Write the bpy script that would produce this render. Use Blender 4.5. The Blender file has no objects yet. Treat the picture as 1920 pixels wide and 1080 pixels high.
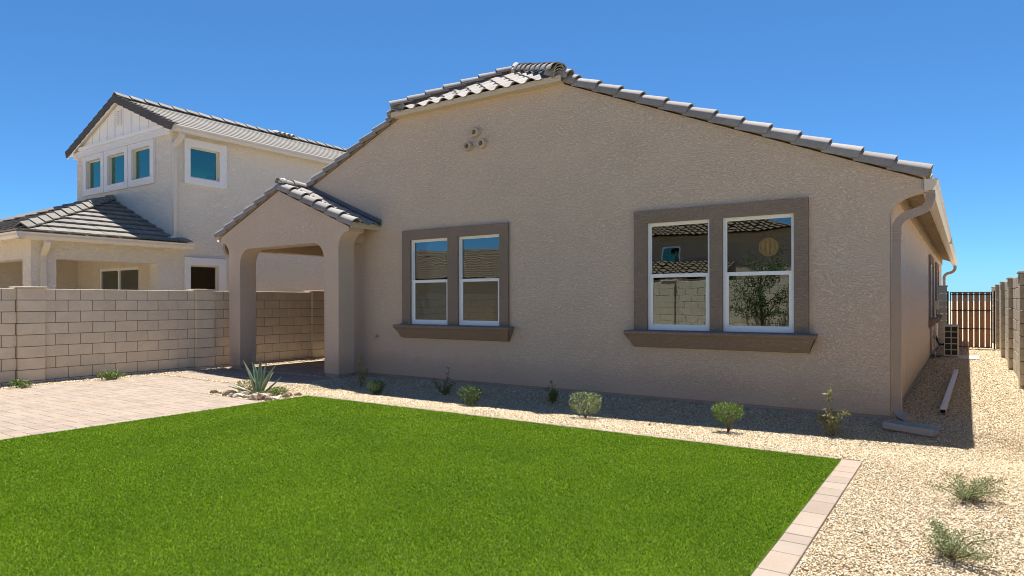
import bpy, bmesh, math, random
import numpy as np
from mathutils import Vector, Matrix
R = math.radians
PI = math.pi
rnd = random.Random(7)
nr = np.random.default_rng(11)
sc = bpy.context.scene
COL = sc.collection

# ------------------------------------------------------------------ camera
cam = bpy.data.cameras.new('camera')
cam.sensor_width = 36.0
cam.lens = 36 * 1248.6 / 1920
cam.shift_y = 25.4 / 1920
cam.clip_start = 0.05
cam.clip_end = 5000
camo = bpy.data.objects.new('camera', cam)
COL.objects.link(camo)
camo.matrix_world = (Matrix.Translation((0, 0, 1.42)) @ Matrix.Rotation(math.atan2(852, 1248.6), 4, 'Z')
                     @ Matrix.Rotation(R(90), 4, 'X') @ Matrix.Rotation(-math.atan2(5, 2682), 4, 'Z'))
sc.camera = camo

# ------------------------------------------------------------------ light
SUN = Vector((-.115, .27, 1)).normalized()
EL = math.asin(SUN.z)
AZ = math.atan2(SUN.x, SUN.y)
w = bpy.data.worlds.new('World')
sc.world = w
w.use_nodes = True
nt = w.node_tree
for n in list(nt.nodes):
    nt.nodes.remove(n)
sky = nt.nodes.new('ShaderNodeTexSky')
sky.sky_type = 'NISHITA'
sky.sun_disc = False
sky.sun_elevation = EL
sky.sun_rotation = AZ
sky.altitude = 2500
sky.air_density = 1.0
sky.dust_density = 2.0
sky.ozone_density = 5.0
bg = nt.nodes.new('ShaderNodeBackground')
bg.inputs['Strength'].default_value = 0.10
wo = nt.nodes.new('ShaderNodeOutputWorld')
gm = nt.nodes.new('ShaderNodeGamma')
gm.inputs[1].default_value = 1.0
tn = nt.nodes.new('ShaderNodeMix')
tn.data_type = 'RGBA'; tn.blend_type = 'MULTIPLY'; tn.inputs[0].default_value = 1
tn.inputs[7].default_value = (.205, .375, .475, 1)
nt.links.new(sky.outputs[0], gm.inputs[0])
nt.links.new(gm.outputs[0], tn.inputs[6])
nt.links.new(tn.outputs[2], bg.inputs[0])
nt.links.new(bg.outputs[0], wo.inputs[0])
sl = bpy.data.lights.new('sun', 'SUN')
sl.energy = 3.1
sl.angle = R(0.53)
sl.color = (1.0, 0.955, 0.88)
so = bpy.data.objects.new('sun', sl)
COL.objects.link(so)
so.location = (0, 0, 30)
so.rotation_euler = SUN.to_track_quat('Z', 'Y').to_euler()
sc.view_settings.view_transform = 'Standard'
sc.view_settings.look = 'None'
sc.view_settings.exposure = 1.74
sc.view_settings.gamma = 1
sc.view_settings.use_curve_mapping = False
sc.render.engine = 'CYCLES'
sc.cycles.filter_width = 1.0
sc.cycles.max_bounces = 10
sc.cycles.diffuse_bounces = 8
sc.cycles.transparent_max_bounces = 12

# ------------------------------------------------------------------ materials
def mat(name):
    m = bpy.data.materials.new(name)
    m.use_nodes = True
    t = m.node_tree
    b = t.nodes['Principled BSDF']
    return m, t, b

def N(t, typ, **kw):
    n = t.nodes.new(typ)
    for k, v in kw.items():
        if k.startswith('i_'):
            n.inputs[int(k[2:])].default_value = v
        else:
            setattr(n, k, v)
    return n

def coords(t, scale=(1, 1, 1), gen='Object', world=False):
    if world:
        g = N(t, 'ShaderNodeNewGeometry'); src = g.outputs['Position']
    else:
        g = N(t, 'ShaderNodeTexCoord'); src = g.outputs[gen]
    mp = N(t, 'ShaderNodeMapping')
    mp.inputs['Scale'].default_value = scale
    t.links.new(src, mp.inputs['Vector'])
    return mp.outputs[0]

def noise(t, vec, scale, detail=4, rough=.55, dist=0):
    n = N(t, 'ShaderNodeTexNoise')
    n.inputs['Scale'].default_value = scale
    n.inputs['Detail'].default_value = detail
    n.inputs['Roughness'].default_value = rough
    n.inputs['Distortion'].default_value = dist
    t.links.new(vec, n.inputs['Vector'])
    return n.outputs[0]

def ramp(t, fac, stops, interp='LINEAR'):
    r = N(t, 'ShaderNodeValToRGB')
    r.color_ramp.interpolation = interp
    e = r.color_ramp.elements
    while len(e) < len(stops):
        e.new(.5)
    for i, (p, c) in enumerate(stops):
        e[i].position = p
        e[i].color = (*c, 1) if len(c) == 3 else c
    t.links.new(fac, r.inputs[0])
    return r.outputs[0]

def mixc(t, fac, a, b, mode='MIX'):
    m = N(t, 'ShaderNodeMix', data_type='RGBA', blend_type=mode)
    for sock, v in ((m.inputs[0], fac), (m.inputs[6], a), (m.inputs[7], b)):
        if isinstance(v, (int, float)):
            sock.default_value = v
        elif isinstance(v, tuple):
            sock.default_value = (*v, 1)
        else:
            t.links.new(v, sock)
    return m.outputs[2]

def math_(t, op, a, b=0.0):
    m = N(t, 'ShaderNodeMath', operation=op)
    for s, v in ((m.inputs[0], a), (m.inputs[1], b)):
        if isinstance(v, (int, float)):
            s.default_value = v
        else:
            t.links.new(v, s)
    return m.outputs[0]

def bump(t, b, h, strength, dist, prev=None):
    n = N(t, 'ShaderNodeBump')
    n.inputs['Strength'].default_value = strength
    n.inputs['Distance'].default_value = dist
    t.links.new(h, n.inputs['Height'])
    if prev is not None:
        t.links.new(prev, n.inputs['Normal'])
    t.links.new(n.outputs[0], b.inputs['Normal'])
    return n.outputs[0]

def sc_(c, k):
    return tuple(min(1, x * k) for x in c)

def stucco(name, c, amp=1.0, stretch=True, fs=1.0):
    """skip-trowel stucco: raised flat patches over a sandy ground"""
    m, t, b = mat(name)
    v = coords(t, (.8, .8, 2.0) if stretch else (1, 1, 1.2), world=True)
    n1 = noise(t, v, 40 * fs, 4, .68, 1.3)
    patch = ramp(t, n1, [(.45, (0, 0, 0)), (.53, (1, 1, 1))])
    n2 = noise(t, v, 160 * fs, 3, .6)
    big = noise(t, v, 1.3, 4, .6)
    reg = ramp(t, noise(t, coords(t, (1, 1, 1), world=True), 1.7, 3, .6), [(.3, (.55, .55, .55)), (.7, (1, 1, 1))])
    patch = math_(t, 'MULTIPLY', patch, reg)
    h = math_(t, 'ADD', math_(t, 'MULTIPLY', patch, .8), math_(t, 'MULTIPLY', n2, .55))
    bump(t, b, h, min(1, .8 * amp), .0075)
    col = mixc(t, patch, sc_(c, .78), sc_(c, 1.2))  # relief shading put into the colour: hollows darkened, raised patches lightened
    col = mixc(t, ramp(t, n2, [(.35, (0, 0, 0)), (.7, (1, 1, 1))]), sc_(c, .84), col)
    col = mixc(t, ramp(t, big, [(.3, (0, 0, 0)), (.75, (1, 1, 1))]), mixc(t, .5, col, sc_(c, .93)), col)
    # dusty splash marks low on the wall, ragged upper edge
    g_ = N(t, 'ShaderNodeNewGeometry'); sz = N(t, 'ShaderNodeSeparateXYZ'); t.links.new(g_.outputs['Position'], sz.inputs[0])
    vd = coords(t, (1, 1, .35), world=True)
    hd_ = math_(t, 'ADD', sz.outputs[2], math_(t, 'MULTIPLY', noise(t, vd, 2.6, 5, .7), -.55))
    dirt = ramp(t, hd_, [(0.0, (.55, .55, .55)), (.22, (0, 0, 0))])
    col = mixc(t, dirt, col, mixc(t, .5, col, (.42, .31, .21)))
    t.links.new(col, b.inputs['Base Color'])
    b.inputs['Roughness'].default_value = .92
    b.inputs['Specular IOR Level'].default_value = .25
    return m

def rough_mat(name, c, var=.15, nscale=40, bumps=.3, bdist=.003, rough=.85, rand=.0, spec=.3, world=False, big=1.5, bigvar=.1):
    """grainy mineral / painted surface with per-object variation"""
    m, t, b = mat(name)
    v = coords(t, world=world)
    if not world:
        oi = N(t, 'ShaderNodeObjectInfo')
        ad = N(t, 'ShaderNodeVectorMath', operation='ADD')
        cm = N(t, 'ShaderNodeVectorMath', operation='SCALE')
        cx = N(t, 'ShaderNodeCombineXYZ')
        for i in range(3):
            t.links.new(oi.outputs['Random'], cx.inputs[i])
        t.links.new(cx.outputs[0], cm.inputs[0]); cm.inputs['Scale'].default_value = 50
        t.links.new(v, ad.inputs[0]); t.links.new(cm.outputs[0], ad.inputs[1])
        v = ad.outputs[0]
    n1 = noise(t, v, nscale, 5, .65)
    n2 = noise(t, v, big, 4, .6)
    col = mixc(t, ramp(t, n1, [(.3, (0, 0, 0)), (.7, (1, 1, 1))]), sc_(c, 1 - var), sc_(c, 1 + var))
    col = mixc(t, ramp(t, n2, [(.35, (0, 0, 0)), (.65, (1, 1, 1))]), mixc(t, 1.0, col, (1 - bigvar,) * 3, 'MULTIPLY'), col)
    if rand:
        k = ramp(t, oi.outputs['Random'], [(0, (1 - rand,) * 3), (1, (1, 1, 1))])
        col = mixc(t, 1.0, col, k, 'MULTIPLY')
    t.links.new(col, b.inputs['Base Color'])
    b.inputs['Roughness'].default_value = rough
    b.inputs['Specular IOR Level'].default_value = spec
    if bumps:
        bump(t, b, n1, bumps, bdist)
    return m

M = {}
M['stucco'] = stucco('taupe_stucco', (.75, .595, .455))
M['stucco_trim'] = stucco('brown_trim_stucco', (.33, .25, .19), 1.1, fs=.75)
M['stucco_n'] = stucco('cream_stucco', (.84, .77, .65), 1.2, fs=.45)
M['stucco_side'] = stucco('taupe_side_stucco', (.75, .595, .455), 1.2, False, fs=.32)
M['stucco_white'] = stucco('white_stucco', (.86, .85, .83), .5)
M['stucco_back'] = stucco('ochre_stucco', (.45, .37, .27))
M['stem'] = rough_mat('foundation_concrete', (.44, .37, .31), .12, 30, .3, .003, .9, world=True)
M['block'] = rough_mat('concrete_block', (.70, .59, .445), .1, 55, .5, .004, .92, rand=.08, big=4, bigvar=.1)
M['block_r'] = rough_mat('grey_concrete_block', (.62, .56, .45), .12, 55, .5, .004, .92, rand=.08, big=4, bigvar=.14)
M['mortar'] = rough_mat('mortar', (.20, .16, .12), .12, 60, .4, .003, .95, world=True)
M['tile'] = rough_mat('concrete_roof_tile', (.34, .31, .285), .18, 60, .35, .002, .8, rand=.22, big=6, bigvar=.15)
M['tile_n'] = rough_mat('flat_roof_tile', (.235, .215, .19), .15, 60, .35, .002, .8, rand=.22, big=6, bigvar=.12)
M['tile_nd'] = rough_mat('dark_rake_tile', (.10, .092, .085), .15, 60, .3, .002, .8, rand=.2, big=6)
M['tile_b'] = rough_mat('tan_roof_tile', (.30, .22, .15), .2, 50, .3, .002, .8, rand=.2, big=6)
M['mortar_white'] = rough_mat('ridge_mortar', (.6, .57, .52), .15, 50, .6, .01, .9)
M['cream'] = rough_mat('cream_paint', (.60, .50, .36), .04, 20, .1, .001, .55, world=True, spec=.4, bigvar=.05)
M['cream_gutter'] = rough_mat('cream_gutter_metal', (.66, .59, .48), .03, 10, .05, .001, .4, world=True, spec=.5, bigvar=.04)
M['eave_paint'] = rough_mat('eave_paint', (.42, .33, .23), .08, 20, .15, .001, .7, world=True)
M['pipe'] = rough_mat('tan_downspout_metal', (.36, .27, .205), .03, 10, .05, .001, .38, world=True, spec=.5, bigvar=.05)
M['pipe_white'] = rough_mat('pale_pipe_metal', (.56, .49, .43), .03, 10, .05, .001, .3, world=True, spec=.6, bigvar=.05)
M['white'] = rough_mat('white_vinyl', (.85, .86, .86), .02, 10, .03, .0005, .35, world=True, spec=.5, bigvar=.03)
M['white_wood'] = rough_mat('white_siding_paint', (.86, .84, .79), .03, 30, .1, .001, .6, world=True, bigvar=.04)
M['grey_conc'] = rough_mat('grey_concrete', (.30, .29, .275), .15, 60, .5, .003, .9, big=4)
M['pale_conc'] = rough_mat('pale_concrete', (.48, .43, .37), .1, 60, .4, .003, .9, big=4)
M['black'] = rough_mat('black_metal', (.02, .02, .02), .1, 20, .1, .001, .5, spec=.4)
M['dark'] = rough_mat('dark_grille', (.03, .032, .033), .3, 90, .3, .001, .6)
M['ac'] = rough_mat('ivory_metal', (.60, .54, .44), .03, 20, .05, .001, .45)
M['slat'] = rough_mat('stained_gate_wood', (.60, .32, .19), .25, 30, .3, .002, .7, rand=.25, big=3)
M['interior'] = rough_mat('interior_paint', (.42, .39, .34), .02, 10, .0, .001, .9, world=True)
M['bark'] = rough_mat('woody_stem', (.20, .14, .09), .25, 60, .5, .002, .9)
M['flash'] = rough_mat('grey_flashing', (.16, .165, .17), .06, 20, .1, .001, .5, world=True)
M['vent_pipe'] = rough_mat('beige_vent_pipe', (.50, .42, .33), .1, 40, .3, .002, .8)

def paver_mat(name, pal):
    m, t, b = mat(name)
    v = coords(t, world=True)
    oi = N(t, 'ShaderNodeNewGeometry')
    col = ramp(t, oi.outputs['Random Per Island'], [(i / (len(pal) - 1), c) for i, c in enumerate(pal)])
    o2 = N(t, 'ShaderNodeObjectInfo')
    k = ramp(t, o2.outputs['Random'], [(0, (.86, .84, .82)), (.5, (1, 1, 1)), (1, (1.0, .95, .9))])
    col = mixc(t, 1, col, k, 'MULTIPLY')
    n1 = noise(t, v, 220, 4, .7)
    col = mixc(t, ramp(t, n1, [(.35, (0, 0, 0)), (.6, (1, 1, 1))]), mixc(t, 1, col, (.82, .8, .78), 'MULTIPLY'), col)
    n3 = noise(t, v, 2.2, 4, .6)
    col = mixc(t, ramp(t, n3, [(.3, (0, 0, 0)), (.7, (1, 1, 1))]), mixc(t, 1, col, (.9, .88, .86), 'MULTIPLY'), col)
    t.links.new(col, b.inputs['Base Color'])
    b.inputs['Roughness'].default_value = .9
    b.inputs['Specular IOR Level'].default_value = .25
    bump(t, b, n1, .4, .003)
    return m
M['paver'] = paver_mat('tan_paver', [(.30, .24, .19), (.36, .295, .235), (.315, .265, .225), (.375, .305, .24), (.28, .24, .205)])
M['joint'] = rough_mat('joint_sand', (.34, .26, .19), .2, 120, .4, .003, .95, world=True)

def island_mat(name, pal, rough=.85, nsc=120, spec=.3, transl=0, lum=None):
    m, t, b = mat(name)
    g = N(t, 'ShaderNodeNewGeometry')
    col = ramp(t, g.outputs['Random Per Island'], [(i / (len(pal) - 1), c) for i, c in enumerate(pal)])
    v = coords(t, world=True)
    n1 = noise(t, v, nsc, 3, .6)
    col = mixc(t, ramp(t, n1, [(.3, (0, 0, 0)), (.7, (1, 1, 1))]), mixc(t, 1, col, (.78, .76, .74), 'MULTIPLY'), col)
    if lum:
        n2 = noise(t, v, lum, 3, .6)
        col = mixc(t, ramp(t, n2, [(.32, (0, 0, 0)), (.68, (1, 1, 1))]), mixc(t, 1, col, (.72, .80, .75), 'MULTIPLY'), col)
    t.links.new(col, b.inputs['Base Color'])
    b.inputs['Roughness'].default_value = rough
    b.inputs['Specular IOR Level'].default_value = spec
    if transl:
        out = t.nodes['Material Output']
        tr = N(t, 'ShaderNodeBsdfTranslucent')
        t.links.new(mixc(t, 1, col, (1.0, 1.0, .55), 'MULTIPLY'), tr.inputs[0])
        mx = N(t, 'ShaderNodeMixShader')
        mx.inputs[0].default_value = transl
        t.links.new(b.outputs[0], mx.inputs[1]); t.links.new(tr.outputs[0], mx.inputs[2])
        t.links.new(mx.outputs[0], out.inputs[0])
    return m
M['gravel'] = island_mat('gravel_stone', [(.63, .51, .33), (.45, .34, .20), (.72, .62, .44), (.57, .45, .28), (.25, .17, .10), (.66, .54, .36), (.84, .78, .62), (.55, .39, .22), (.38, .32, .26), (.69, .59, .42)], .85, 90)
M['turf'] = island_mat('turf_blade', [(.02, .045, .003), (.195, .36, .004), (.125, .24, .003), (.31, .50, .008), (.04, .09, .003), (.36, .50, .06)], .7, 200, .15, .3, lum=1.1)
M['leaf_grey'] = island_mat('grey_green_leaf', [(.22, .28, .13), (.34, .39, .21), (.12, .18, .07), (.46, .48, .30)], .6, 200, .3, .25)
M['leaf_green'] = island_mat('bright_green_leaf', [(.12, .20, .045), (.19, .28, .07), (.08, .14, .03), (.24, .32, .10)], .5, 200, .35, .25)
M['leaf_dark'] = island_mat('dark_green_leaf', [(.08, .14, .05), (.13, .20, .07), (.05, .09, .035), (.19, .25, .10)], .6, 200, .3, .2)
M['leaf_olive'] = island_mat('olive_leaf', [(.28, .29, .11), (.40, .38, .18), (.20, .22, .08), (.50, .42, .22)], .6, 200, .3, .25)
M['rock'] = rough_mat('border_rock', (.50, .40, .28), .25, 12, .8, .012, .9, rand=.25, big=7, bigvar=.3)
M['rock_red'] = rough_mat('red_brown_rock', (.30, .17, .115), .3, 12, .8, .012, .9, rand=.25, big=7, bigvar=.3)
M['rock_white'] = rough_mat('white_rock', (.58, .52, .44), .15, 12, .8, .012, .9, rand=.15, big=7, bigvar=.2)
M['agave'] = None

def agave_mat():
    m, t, b = mat('agave_skin')
    v = coords(t, world=True)
    n1 = noise(t, v, 14, 3, .6)
    tc = N(t, 'ShaderNodeUVMap')
    sx = N(t, 'ShaderNodeSeparateXYZ'); t.links.new(tc.outputs[0], sx.inputs[0])
    edge = ramp(t, sx.outputs[0], [(0, (1, 1, 1)), (.16, (0, 0, 0)), (.84, (0, 0, 0)), (1, (1, 1, 1))])
    base = ramp(t, n1, [(.3, (.10, .16, .10)), (.55, (.15, .225, .145)), (.75, (.21, .27, .17))])
    t.links.new(mixc(t, edge, base, (.50, .52, .34)), b.inputs['Base Color'])
    b.inputs['Roughness'].default_value = .5
    bump(t, b, noise(t, v, 60, 3, .6), .2, .003)
    return m
M['agave'] = agave_mat()

def ground_mat():
    m, t, b = mat('gravel_ground')
    v = coords(t, world=True)
    vo = N(t, 'ShaderNodeTexVoronoi'); vo.inputs['Scale'].default_value = 46
    t.links.new(v, vo.inputs['Vector'])
    sx = N(t, 'ShaderNodeSeparateColor'); t.links.new(vo.outputs['Color'], sx.inputs[0])
    col = ramp(t, sx.outputs[0], [(0, (.42, .31, .19)), (.3, (.56, .44, .29)), (.6, (.66, .54, .38)), (.85, (.30, .21, .13)), (1, (.72, .63, .48))])
    big = noise(t, v, .35, 4, .6)
    col = mixc(t, ramp(t, big, [(.35, (0, 0, 0)), (.7, (1, 1, 1))]), mixc(t, 1, col, (.86, .83, .8), 'MULTIPLY'), col)
    t.links.new(col, b.inputs['Base Color'])
    b.inputs['Roughness'].default_value = .95
    h = math_(t, 'SUBTRACT', 1.0, vo.outputs['Distance'])
    bump(t, b, h, .9, .02)
    return m
M['ground'] = ground_mat()
M['turf_base'] = rough_mat('turf_backing', (.07, .11, .006), .35, 180, .6, .01, .95, world=True, big=1.2, bigvar=.2)

def glass_mat(name, tint, refl, gc=(.86, .97, 1.0)):
    m, t, b = mat(name)
    out = t.nodes['Material Output']
    t.nodes.remove(b)
    v = coords(t, world=True)
    n1 = noise(t, v, 1.6, 2, .5)
    bp = N(t, 'ShaderNodeBump'); bp.inputs['Strength'].default_value = .18; bp.inputs['Distance'].default_value = .01
    t.links.new(n1, bp.inputs['Height'])
    gl = N(t, 'ShaderNodeBsdfGlossy'); gl.inputs['Roughness'].default_value = .0
    gl.inputs['Color'].default_value = (*gc, 1)
    t.links.new(bp.outputs[0], gl.inputs['Normal'])
    tr = N(t, 'ShaderNodeBsdfTransparent'); tr.inputs[0].default_value = (*tint, 1)
    lw = N(t, 'ShaderNodeFresnel'); lw.inputs['IOR'].default_value = 1.5
    fac = math_(t, 'ADD', math_(t, 'MULTIPLY', lw.outputs[0], 1.3), refl)
    mx = N(t, 'ShaderNodeMixShader')
    t.links.new(fac, mx.inputs[0]); t.links.new(tr.outputs[0], mx.inputs[1]); t.links.new(gl.outputs[0], mx.inputs[2])
    t.links.new(mx.outputs[0], out.inputs[0])
    return m
M['glass'] = glass_mat('window_glass', (.36, .42, .40), .13)
M['glass_n'] = glass_mat('tinted_window_glass', (.08, .30, .28), .18, (.5, .92, .74))

def lantern_mat():
    m, t, b = mat('striped_lantern_shade')
    g = N(t, 'ShaderNodeTexCoord'); sx = N(t, 'ShaderNodeSeparateXYZ'); t.links.new(g.outputs['Object'], sx.inputs[0])
    at = math_(t, 'ARCTAN2', sx.outputs[1], sx.outputs[0])
    s = math_(t, 'SINE', math_(t, 'MULTIPLY', at, 12.0))
    col = ramp(t, s, [(.15, (.26, .12, .02)), (.35, (.75, .32, .05))])
    t.links.new(col, b.inputs['Base Color'])
    t.links.new(col, b.inputs['Emission Color'])
    b.inputs['Emission Strength'].default_value = .35
    return m
M['lantern'] = lantern_mat()

# ------------------------------------------------------------------ mesh helpers
class MB:
    def __init__(s):
        s.v = []; s.f = []
    def add(s, vs, fs):
        o = len(s.v)
        s.v += [tuple(p) for p in vs]
        s.f += [tuple(i + o for i in f) for f in fs]
        return s
    def box(s, x0, y0, z0, x1, y1, z1):
        if x0 > x1: x0, x1 = x1, x0
        if y0 > y1: y0, y1 = y1, y0
        if z0 > z1: z0, z1 = z1, z0
        return s.add([(x0, y0, z0), (x1, y0, z0), (x1, y1, z0), (x0, y1, z0), (x0, y0, z1), (x1, y0, z1), (x1, y1, z1), (x0, y1, z1)],
                     [(0, 3, 2, 1), (4, 5, 6, 7), (0, 1, 5, 4), (1, 2, 6, 5), (2, 3, 7, 6), (3, 0, 4, 7)])
    def prism(s, poly, fn, a, b):
        """poly: 2d outline; fn(p, q, t) -> 3d; extruded from t=a to t=b"""
        n = len(poly)
        vs = [fn(p[0], p[1], a) for p in poly] + [fn(p[0], p[1], b) for p in poly]
        fs = [tuple(range(n))[::-1], tuple(range(n, 2 * n))]
        fs += [(i, (i + 1) % n, n + (i + 1) % n, n + i) for i in range(n)]
        return s.add(vs, fs)
    def tube(s, pts, rad, n=8, caps=True, flat=None):
        """tube along pts; rad number or list; flat=(w,h) rectangle section instead"""
        pts = [Vector(p) for p in pts]
        rs = rad if isinstance(rad, (list, tuple)) else [rad] * len(pts)
        rings = []
        up = Vector((0, 0, 1))
        prev = None
        for i, p in enumerate(pts):
            d = (pts[min(i + 1, len(pts) - 1)] - pts[max(i - 1, 0)]).normalized()
            if prev is None:
                a = d.cross(up)
                if a.length < .05: a = d.cross(Vector((0, 1, 0)))
            else:
                a = prev - d * prev.dot(d)
            a.normalize(); prev = a
            c = d.cross(a)
            if flat:
                w_, h_ = flat[0] * rs[i], flat[1] * rs[i]
                q = [(w_, h_), (-w_, h_), (-w_, -h_), (w_, -h_)]
                rings.append([p + a * x + c * y for x, y in q])
            else:
                rings.append([p + (a * math.cos(2 * PI * k / n) + c * math.sin(2 * PI * k / n)) * rs[i] for k in range(n)])
        m_ = len(rings[0])
        vs = [v for r_ in rings for v in r_]
        fs = []
        for i in range(len(rings) - 1):
            for k in range(m_):
                a0, a1 = i * m_ + k, i * m_ + (k + 1) % m_
                fs.append((a0, a1, a1 + m_, a0 + m_))
        if caps:
            fs.append(tuple(range(m_))[::-1]); fs.append(tuple(range(len(vs) - m_, len(vs))))
        return s.add(vs, fs)
    def mesh(s, name, m, smooth=False, bevel=0, angle=35):
        me = bpy.data.meshes.new(name)
        me.from_pydata(s.v, [], s.f)
        bm = bmesh.new(); bm.from_mesh(me)
        bmesh.ops.recalc_face_normals(bm, faces=bm.faces)
        if bevel:
            bmesh.ops.bevel(bm, geom=list(bm.edges), offset=bevel, segments=1, affect='EDGES', clamp_overlap=True)
        bm.to_mesh(me); bm.free()
        me.materials.append(m)
        if smooth:
            me.shade_smooth()
            me.set_sharp_from_angle(angle=R(angle))
        return me
    def build(s, name, m, parent=None, smooth=False, bevel=0, kind=None, label=None, angle=35):
        return link(name, s.mesh(name, m, smooth, bevel, angle), parent, kind, label)

ORG = {}
def link(name, me, parent=None, kind=None, label=None, loc=None, mw=None):
    """verts are in world space (or placed by loc / mw, also in world space)"""
    o = bpy.data.objects.new(name, me)
    COL.objects.link(o)
    W = mw if mw is not None else Matrix.Translation(loc if loc is not None else (0, 0, 0))
    if parent is not None:
        o.parent = parent
        o.matrix_basis = ORG[parent.name].inverted() @ W
    else:
        o.matrix_basis = W
    ORG[o.name] = W
    if kind: o['kind'] = kind
    if label: o['label'] = label
    return o

def thing(name, label, cat, loc=(0, 0, 0), group=None, rotz=0):
    o = bpy.data.objects.new(name, None)
    COL.objects.link(o)
    o.empty_display_size = .2
    o.matrix_basis = Matrix.Translation(loc) @ Matrix.Rotation(rotz, 4, 'Z')
    ORG[o.name] = o.matrix_basis.copy()
    o['label'] = label; o['category'] = cat
    if group: o['group'] = group
    return o

def tag(o, label, cat, group=None):
    o['label'] = label; o['category'] = cat
    if group: o['group'] = group
    return o

def plate(outer, holes, fn, a, b):
    """flat outline with holes (2d, p/q) turned into a slab between t=a and t=b"""
    bm = bmesh.new()
    for loop in [outer] + list(holes):
        vs = [bm.verts.new((p[0], p[1], 0)) for p in loop]
        for i in range(len(vs)):
            bm.edges.new((vs[i], vs[(i + 1) % len(vs)]))
    bmesh.ops.triangle_fill(bm, edges=list(bm.edges), use_beauty=True, use_dissolve=False)
    fs = list(bm.faces)
    ret = bmesh.ops.extrude_face_region(bm, geom=fs)
    for v in [g for g in ret['geom'] if isinstance(g, bmesh.types.BMVert)]:
        v.co.z = 1
    bm.verts.ensure_lookup_table()
    for i, v in enumerate(bm.verts): v.index = i
    mb = MB()
    mb.add([fn(v.co.x, v.co.y, a if v.co.z < .5 else b) for v in bm.verts],
           [tuple(v.index for v in f.verts) for f in bm.faces])
    bm.free()
    return mb
def rect(x0, z0, x1, z1):
    return [(x0, z0), (x1, z0), (x1, z1), (x0, z1)]
XZ = lambda p, q, t: (p, t, q)     # outline in x,z ; thickness along y
YZ = lambda p, q, t: (t, p, q)     # outline in y,z ; thickness along x
XY = lambda p, q, t: (p, q, t)
def arc(cx, cz, rx, rz, a0, a1, n=8):
    return [(cx + rx * math.cos(R(a0 + (a1 - a0) * i / n)), cz + rz * math.sin(R(a0 + (a1 - a0) * i / n))) for i in range(n + 1)]

def npmesh(name, V, F, m, kind=None, parent=None, smooth=False):
    """V (n,3), F (k,3) triangles"""
    me = bpy.data.meshes.new(name)
    n, k = len(V), len(F)
    me.vertices.add(n); me.vertices.foreach_set('co', np.asarray(V, np.float32).ravel())
    me.loops.add(k * 3); me.loops.foreach_set('vertex_index', np.asarray(F, np.int32).ravel())
    me.polygons.add(k)
    me.polygons.foreach_set('loop_start', np.arange(0, k * 3, 3, dtype=np.int32))
    me.polygons.foreach_set('loop_total', np.full(k, 3, np.int32))
    me.update(calc_edges=True)
    me.validate()
    me.materials.append(m)
    if smooth: me.shade_smooth()
    return link(name, me, parent, kind)

# ------------------------------------------------------------------ ground
def sstep(a, b, x):
    t = np.clip((x - a) / (b - a), 0, 1)
    return t * t * (3 - 2 * t)
def gz(x, y):
    """ground height: level, with a shallow dip added between lawn and house"""
    return -.09 * sstep(6.5, 8.0, y) * (1 - sstep(8.2, 9.0, y)) * sstep(-9.4, -8.6, x)  # added dip, shaped to bring the house's front shadow into place

xs = np.concatenate([[-1500, -300, -90, -40, -24], np.arange(-16, 3, .25), [4, 8, 20, 60, 250, 1500]])
ys = np.concatenate([[-1500, -250, -60, -20, -8], np.arange(-4, 6.5, .25), np.arange(6.5, 9.3, .07), np.arange(9.3, 12, .25), [14, 20, 30, 60, 200, 600, 2500]])
gx, gy = np.meshgrid(xs, ys)
V = np.stack([gx.ravel(), gy.ravel(), gz(gx, gy).ravel() - .012], 1)
nx = len(xs)
F = []
for j in range(len(ys) - 1):
    for i in range(nx - 1):
        a = j * nx + i
        F += [(a, a + 1, a + nx + 1), (a, a + nx + 1, a + nx)]
npmesh('ground', V, np.array(F), M['ground'], 'structure', smooth=True)

# paver patio
PAVE_Z = .0
LAWN = (-8.22, .3, -.925, 6.57)
patio = MB()
patio.box(-13.1, .6, -.05, -8.235, 5.84, -.008)
patio.box(-13.1, 5.84, -.05, -9.75, 6.84, -.008)
patio.box(-13.1, 6.98, -.05, -9.68, 7.46, -.008)
patio.box(-13.1, 7.60, -.05, -9.68, 8.34, -.008)
patio.box(-12.9, 8.46, -.05, -10.0, 14.0, -.008)
PT = patio.build('paver_patio', M['joint'], kind='structure')
regions = [(-13.1, .6, -8.235, 5.84), (-13.1, 5.84, -9.75, 6.84), (-13.1, 6.98, -9.68, 7.46), (-13.1, 7.60, -9.68, 8.34), (-12.9, 8.46, -10.0, 14.0)]
CS, SN = .8259, .5638
def depth(x, y): return -SN * x + CS * y
def infr(x, y, m=.02):
    d = depth(x, y)
    return d > .5 and abs(CS * x + SN * y) / d < (960 / 1248.6) * (1 + m)
pav = []
a = .15
def herring(reg):
    """90-degree herringbone of 1:2 pavers, long side .30"""
    x0, y0, x1, y1 = reg
    out = []
    i0, i1 = int(math.floor(x0 / a)) - 3, int(math.ceil(x1 / a)) + 3
    j0, j1 = int(math.floor(y0 / a)) - 3, int(math.ceil(y1 / a)) + 3
    for j in range(j0, j1):
        for i in range(i0, i1):
            k = (i - j) % 4
            if k == 0: r_ = (i * a, j * a, (i + 2) * a, (j + 1) * a)
            elif k == 3: r_ = (i * a, j * a, (i + 1) * a, (j + 2) * a)
            else: continue
            # mask: k==2 cell column start must be lower one
            q = (max(r_[0], x0), max(r_[1], y0), min(r_[2], x1), min(r_[3], y1))
            if q[2] - q[0] > .03 and q[3] - q[1] > .03:
                out.append(q)
    return out
for rg in regions:
    pav += herring(rg)
def psize(q):
    cx, cy = (q[0] + q[2]) / 2, (q[1] + q[3]) / 2
    if not infr(cx, cy, 0): return 0
    d = depth(cx, cy)
    return (q[2] - q[0]) * (q[3] - q[1]) / d ** 3
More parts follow.
